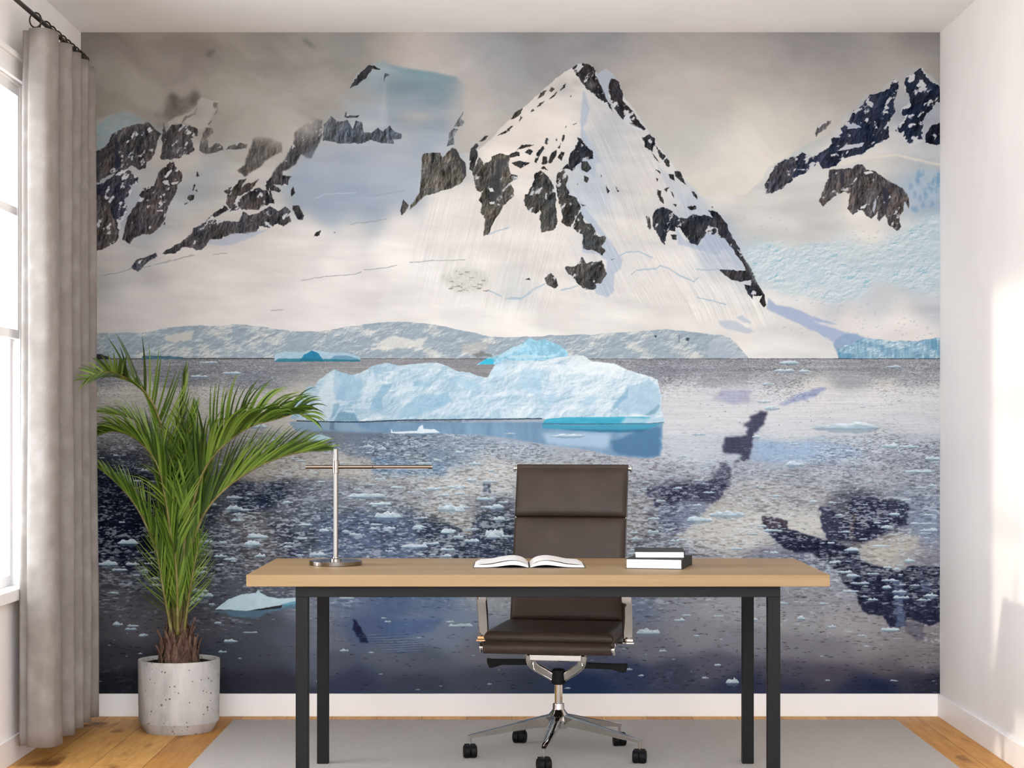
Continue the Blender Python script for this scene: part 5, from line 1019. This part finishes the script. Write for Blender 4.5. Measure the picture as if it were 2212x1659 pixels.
obj('leaf_bases', bm, M['bark'], trunk, 180, solid=.003)

def frond(ctrl, n, L, kA, kB, a0=62, a1=22, curl=.7, droop=.12, wd=0.0101, start=.12, dA=.25, dB=.25, seed=0, prof=1.0, hookA=0, hookB=0):
    """ctrl: photograph pixels + depth offset of the stalk; leaflets on both sides.
    kA / kB foreshorten the left-hand / right-hand row; dA / dB lean it towards the viewer"""
    rn = random.Random(seed)
    P_ = cat([px(x, y, 7.81 + dz) - Vector((PX, PY, 0)) for x, y, dz in ctrl], 10); m_ = len(P_)
    bm = bmesh.new(); sweep(bm, P_, circ(1, 8), scale=[.0075 * (1 - .85 * (i / (m_ - 1)) ** .8) + .0008 for i in range(m_)])
    bl = bmesh.new()
    lens = [0]
    for i in range(1, m_): lens.append(lens[-1] + (P_[i] - P_[i - 1]).length)
    def at(f):
        s = f * lens[-1]
        for i in range(1, m_):
            if lens[i] >= s:
                q = (s - lens[i - 1]) / max(1e-6, lens[i] - lens[i - 1]); return P_[i - 1].lerp(P_[i], q), (P_[i] - P_[i - 1]).normalized()
        return P_[-1], (P_[-1] - P_[-2]).normalized()
    yv = Vector((0, -1, 0))
    for i in range(n):
        f = start + (1 - start) * (i + .5) / n
        for side, kk, dd, hook in ((1, kA, dA, hookA), (-1, kB, dB, hookB)):
            if kk == 0: continue
            ff = min(1, f + rn.uniform(-.006, .006)); p, t_ = at(ff)
            ip = Vector((-t_.z, 0, t_.x)) * side          # in the picture plane, square to the stalk
            if ip.length < .01: continue
            ip.normalize()
            al = math.radians(a0 + (a1 - a0) * f ** 1.2 + rn.uniform(-5, 5))
            ln = L * (math.sin(PI * min(1, (.14 + .86 * (f - start) / (1 - start)) ** (.75 * prof))) ** .6 * .72 + .28) * rn.uniform(.88, 1.08) * (1 - .25 * f)
            d0 = (t_ * math.cos(al) + (ip * kk + yv * dd * rn.uniform(.5, 1.4)) * math.sin(al)).normalized()
            NS = 7; q = p.copy(); d = d0.copy(); rows = []
            w_ = wd * rn.uniform(.85, 1.15)
            for k in range(NS + 1):
                u = k / NS; ww = w_ * (math.sin(PI * min(1, .12 + .88 * u) ** .62) ** .8) if u < 1 else 0
                sd_ = d.cross(yv); sd_ = sd_ if sd_.length > .05 else d.cross(Vector((1, 0, 0))); sd_.normalize()
                nr = sd_.cross(d).normalized(); tw = .5 * side
                e1 = (sd_ * math.cos(tw) + nr * math.sin(tw)) * ww * .5
                if u < 1: rows.append([bl.verts.new(q - e1 + nr * ww * .18), bl.verts.new(q), bl.verts.new(q + e1 + nr * ww * .18)])
                else: rows.append([bl.verts.new(q)])
                d = (d + t_ * curl / NS * (1 - .4 * u) + Vector((0, 0, -1)) * droop * u * 1.6 / NS * 2 + ip * hook * u / NS).normalized()
                q = q + d * ln / NS
                lim = -.02 - PY
                if q.y > lim: q.y = lim
            for r0, r1 in zip(rows, rows[1:]):
                if len(r1) == 3:
                    bl.faces.new((r0[0], r0[1], r1[1], r1[0])); bl.faces.new((r0[1], r0[2], r1[2], r1[1]))
                else: bl.faces.new((r0[0], r0[1], r1[0])); bl.faces.new((r0[1], r0[2], r1[0]))
    fo = obj('frond', bl, M['leaf'], pl, 180); obj('frond_stalk', bm, M['stem'], fo, 180)
    return fo
FR = [
    # back-left, rising then falling left, curly leaflets on top
    dict(ctrl=[(378, 1372, .02), (372, 1150, .05), (360, 990, .06), (342, 900, .04), (312, 845, 0), (274, 818, -.05), (238, 804, -.24), (205, 810, -.36), (188, 820, -.40)], n=40, L=.30, kA=.25, kB=1, a0=42, a1=34, curl=.3, droop=.2, start=.42, dA=.1, dB=.15, seed=1, wd=0.0088),
    dict(ctrl=[(380, 1372, .06), (384, 1150, .10), (382, 1000, .13), (392, 900, .15), (402, 800, .16)], n=34, L=.20, kA=.8, kB=.8, a0=35, a1=10, curl=.8, droop=0, start=.3, seed=2, wd=0.0064),
    # big right arching frond
    dict(ctrl=[(388, 1372, -.02), (398, 1170, -.04), (420, 1075, -.05), (441, 1015, -.06), (480, 965, -.07), (538, 923, -.08), (598, 905, -.09), (640, 893, -.10), (662, 903, -.11)], n=74, L=.38, kA=1, kB=-.35, a0=50, a1=40, curl=.30, droop=.75, start=.33, dA=.25, dB=.5, seed=3, wd=0.0111),
    # lower right frond
    dict(ctrl=[(394, 1372, .0), (408, 1210, .02), (436, 1120, .03), (480, 1062, .03), (545, 1015, .02), (612, 986, .01), (664, 975, 0), (692, 974, 0)], n=60, L=.34, kA=1, kB=-.4, a0=40, a1=24, curl=.35, droop=.22, start=.2, dA=.2, dB=.3, seed=4, wd=0.0099),
    # middle left, towards the curtain
    dict(ctrl=[(383, 1372, -.05), (374, 1200, -.08), (358, 1080, -.10), (338, 1000, -.12), (298, 952, -.08), (252, 932, -.02), (214, 938, .03)], n=50, L=.29, kA=-.3, kB=1, a0=42, a1=26, curl=.4, droop=.45, start=.28, dA=.3, dB=.25, seed=5, wd=0.0088),
    # lower left
    dict(ctrl=[(372, 1372, .0), (350, 1240, .01), (322, 1150, .0), (288, 1085, .0), (248, 1040, .03), (210, 1008, .05)], n=54, L=.24, kA=-.45, kB=1, a0=38, a1=14, curl=.55, droop=.15, start=.12, dA=.2, dB=.2, seed=6, wd=0.0080),
    # rear upper left
    dict(ctrl=[(374, 1372, .1), (362, 1120, .16), (338, 990, .2), (300, 915, .22), (258, 895, .2), (214, 888, .17)], n=40, L=.22, kA=.35, kB=.9, a0=40, a1=12, curl=.5, droop=.2, start=.35, seed=7, wd=0.0070),
    # dense upright fronds in the heart
    dict(ctrl=[(384, 1372, -.02), (388, 1200, -.02), (392, 1060, .02), (404, 950, .05), (420, 880, .06)], n=56, L=.23, kA=.9, kB=.9, a0=32, a1=14, curl=.9, droop=0, start=.1, seed=8, wd=0.0070),
    dict(ctrl=[(380, 1372, -.03), (366, 1180, -.03), (356, 1060, 0), (348, 985, .02), (338, 930, .04)], n=50, L=.21, kA=.9, kB=.9, a0=32, a1=14, curl=.9, droop=0, start=.1, seed=9, wd=0.0070),
    dict(ctrl=[(388, 1372, .03), (406, 1200, .05), (424, 1090, .07), (448, 1000, .09), (470, 930, .1)], n=46, L=.21, kA=.9, kB=.8, a0=34, a1=14, curl=.8, droop=.05, start=.1, seed=10, wd=0.0070),
    # short low leaflets fanning out near the base
    dict(ctrl=[(372, 1372, -.04), (356, 1290, -.06), (344, 1220, -.07), (334, 1160, -.08)], n=18, L=.20, kA=1, kB=.4, a0=48, a1=30, curl=.25, droop=0, start=.2, seed=11, wd=0.0051),
    dict(ctrl=[(396, 1372, -.04), (408, 1290, -.05), (420, 1220, -.06), (432, 1160, -.06)], n=18, L=.19, kA=.4, kB=1, a0=46, a1=28, curl=.25, droop=-.1, start=.2, seed=12, wd=0.0051),
    dict(ctrl=[(384, 1372, -.06), (382, 1250, -.08), (372, 1140, -.09), (364, 1040, -.08)], n=40, L=.17, kA=.9, kB=.9, a0=28, a1=12, curl=.9, droop=0, start=.12, seed=13, wd=0.0064),
]
for f_ in FR: frond(**f_)
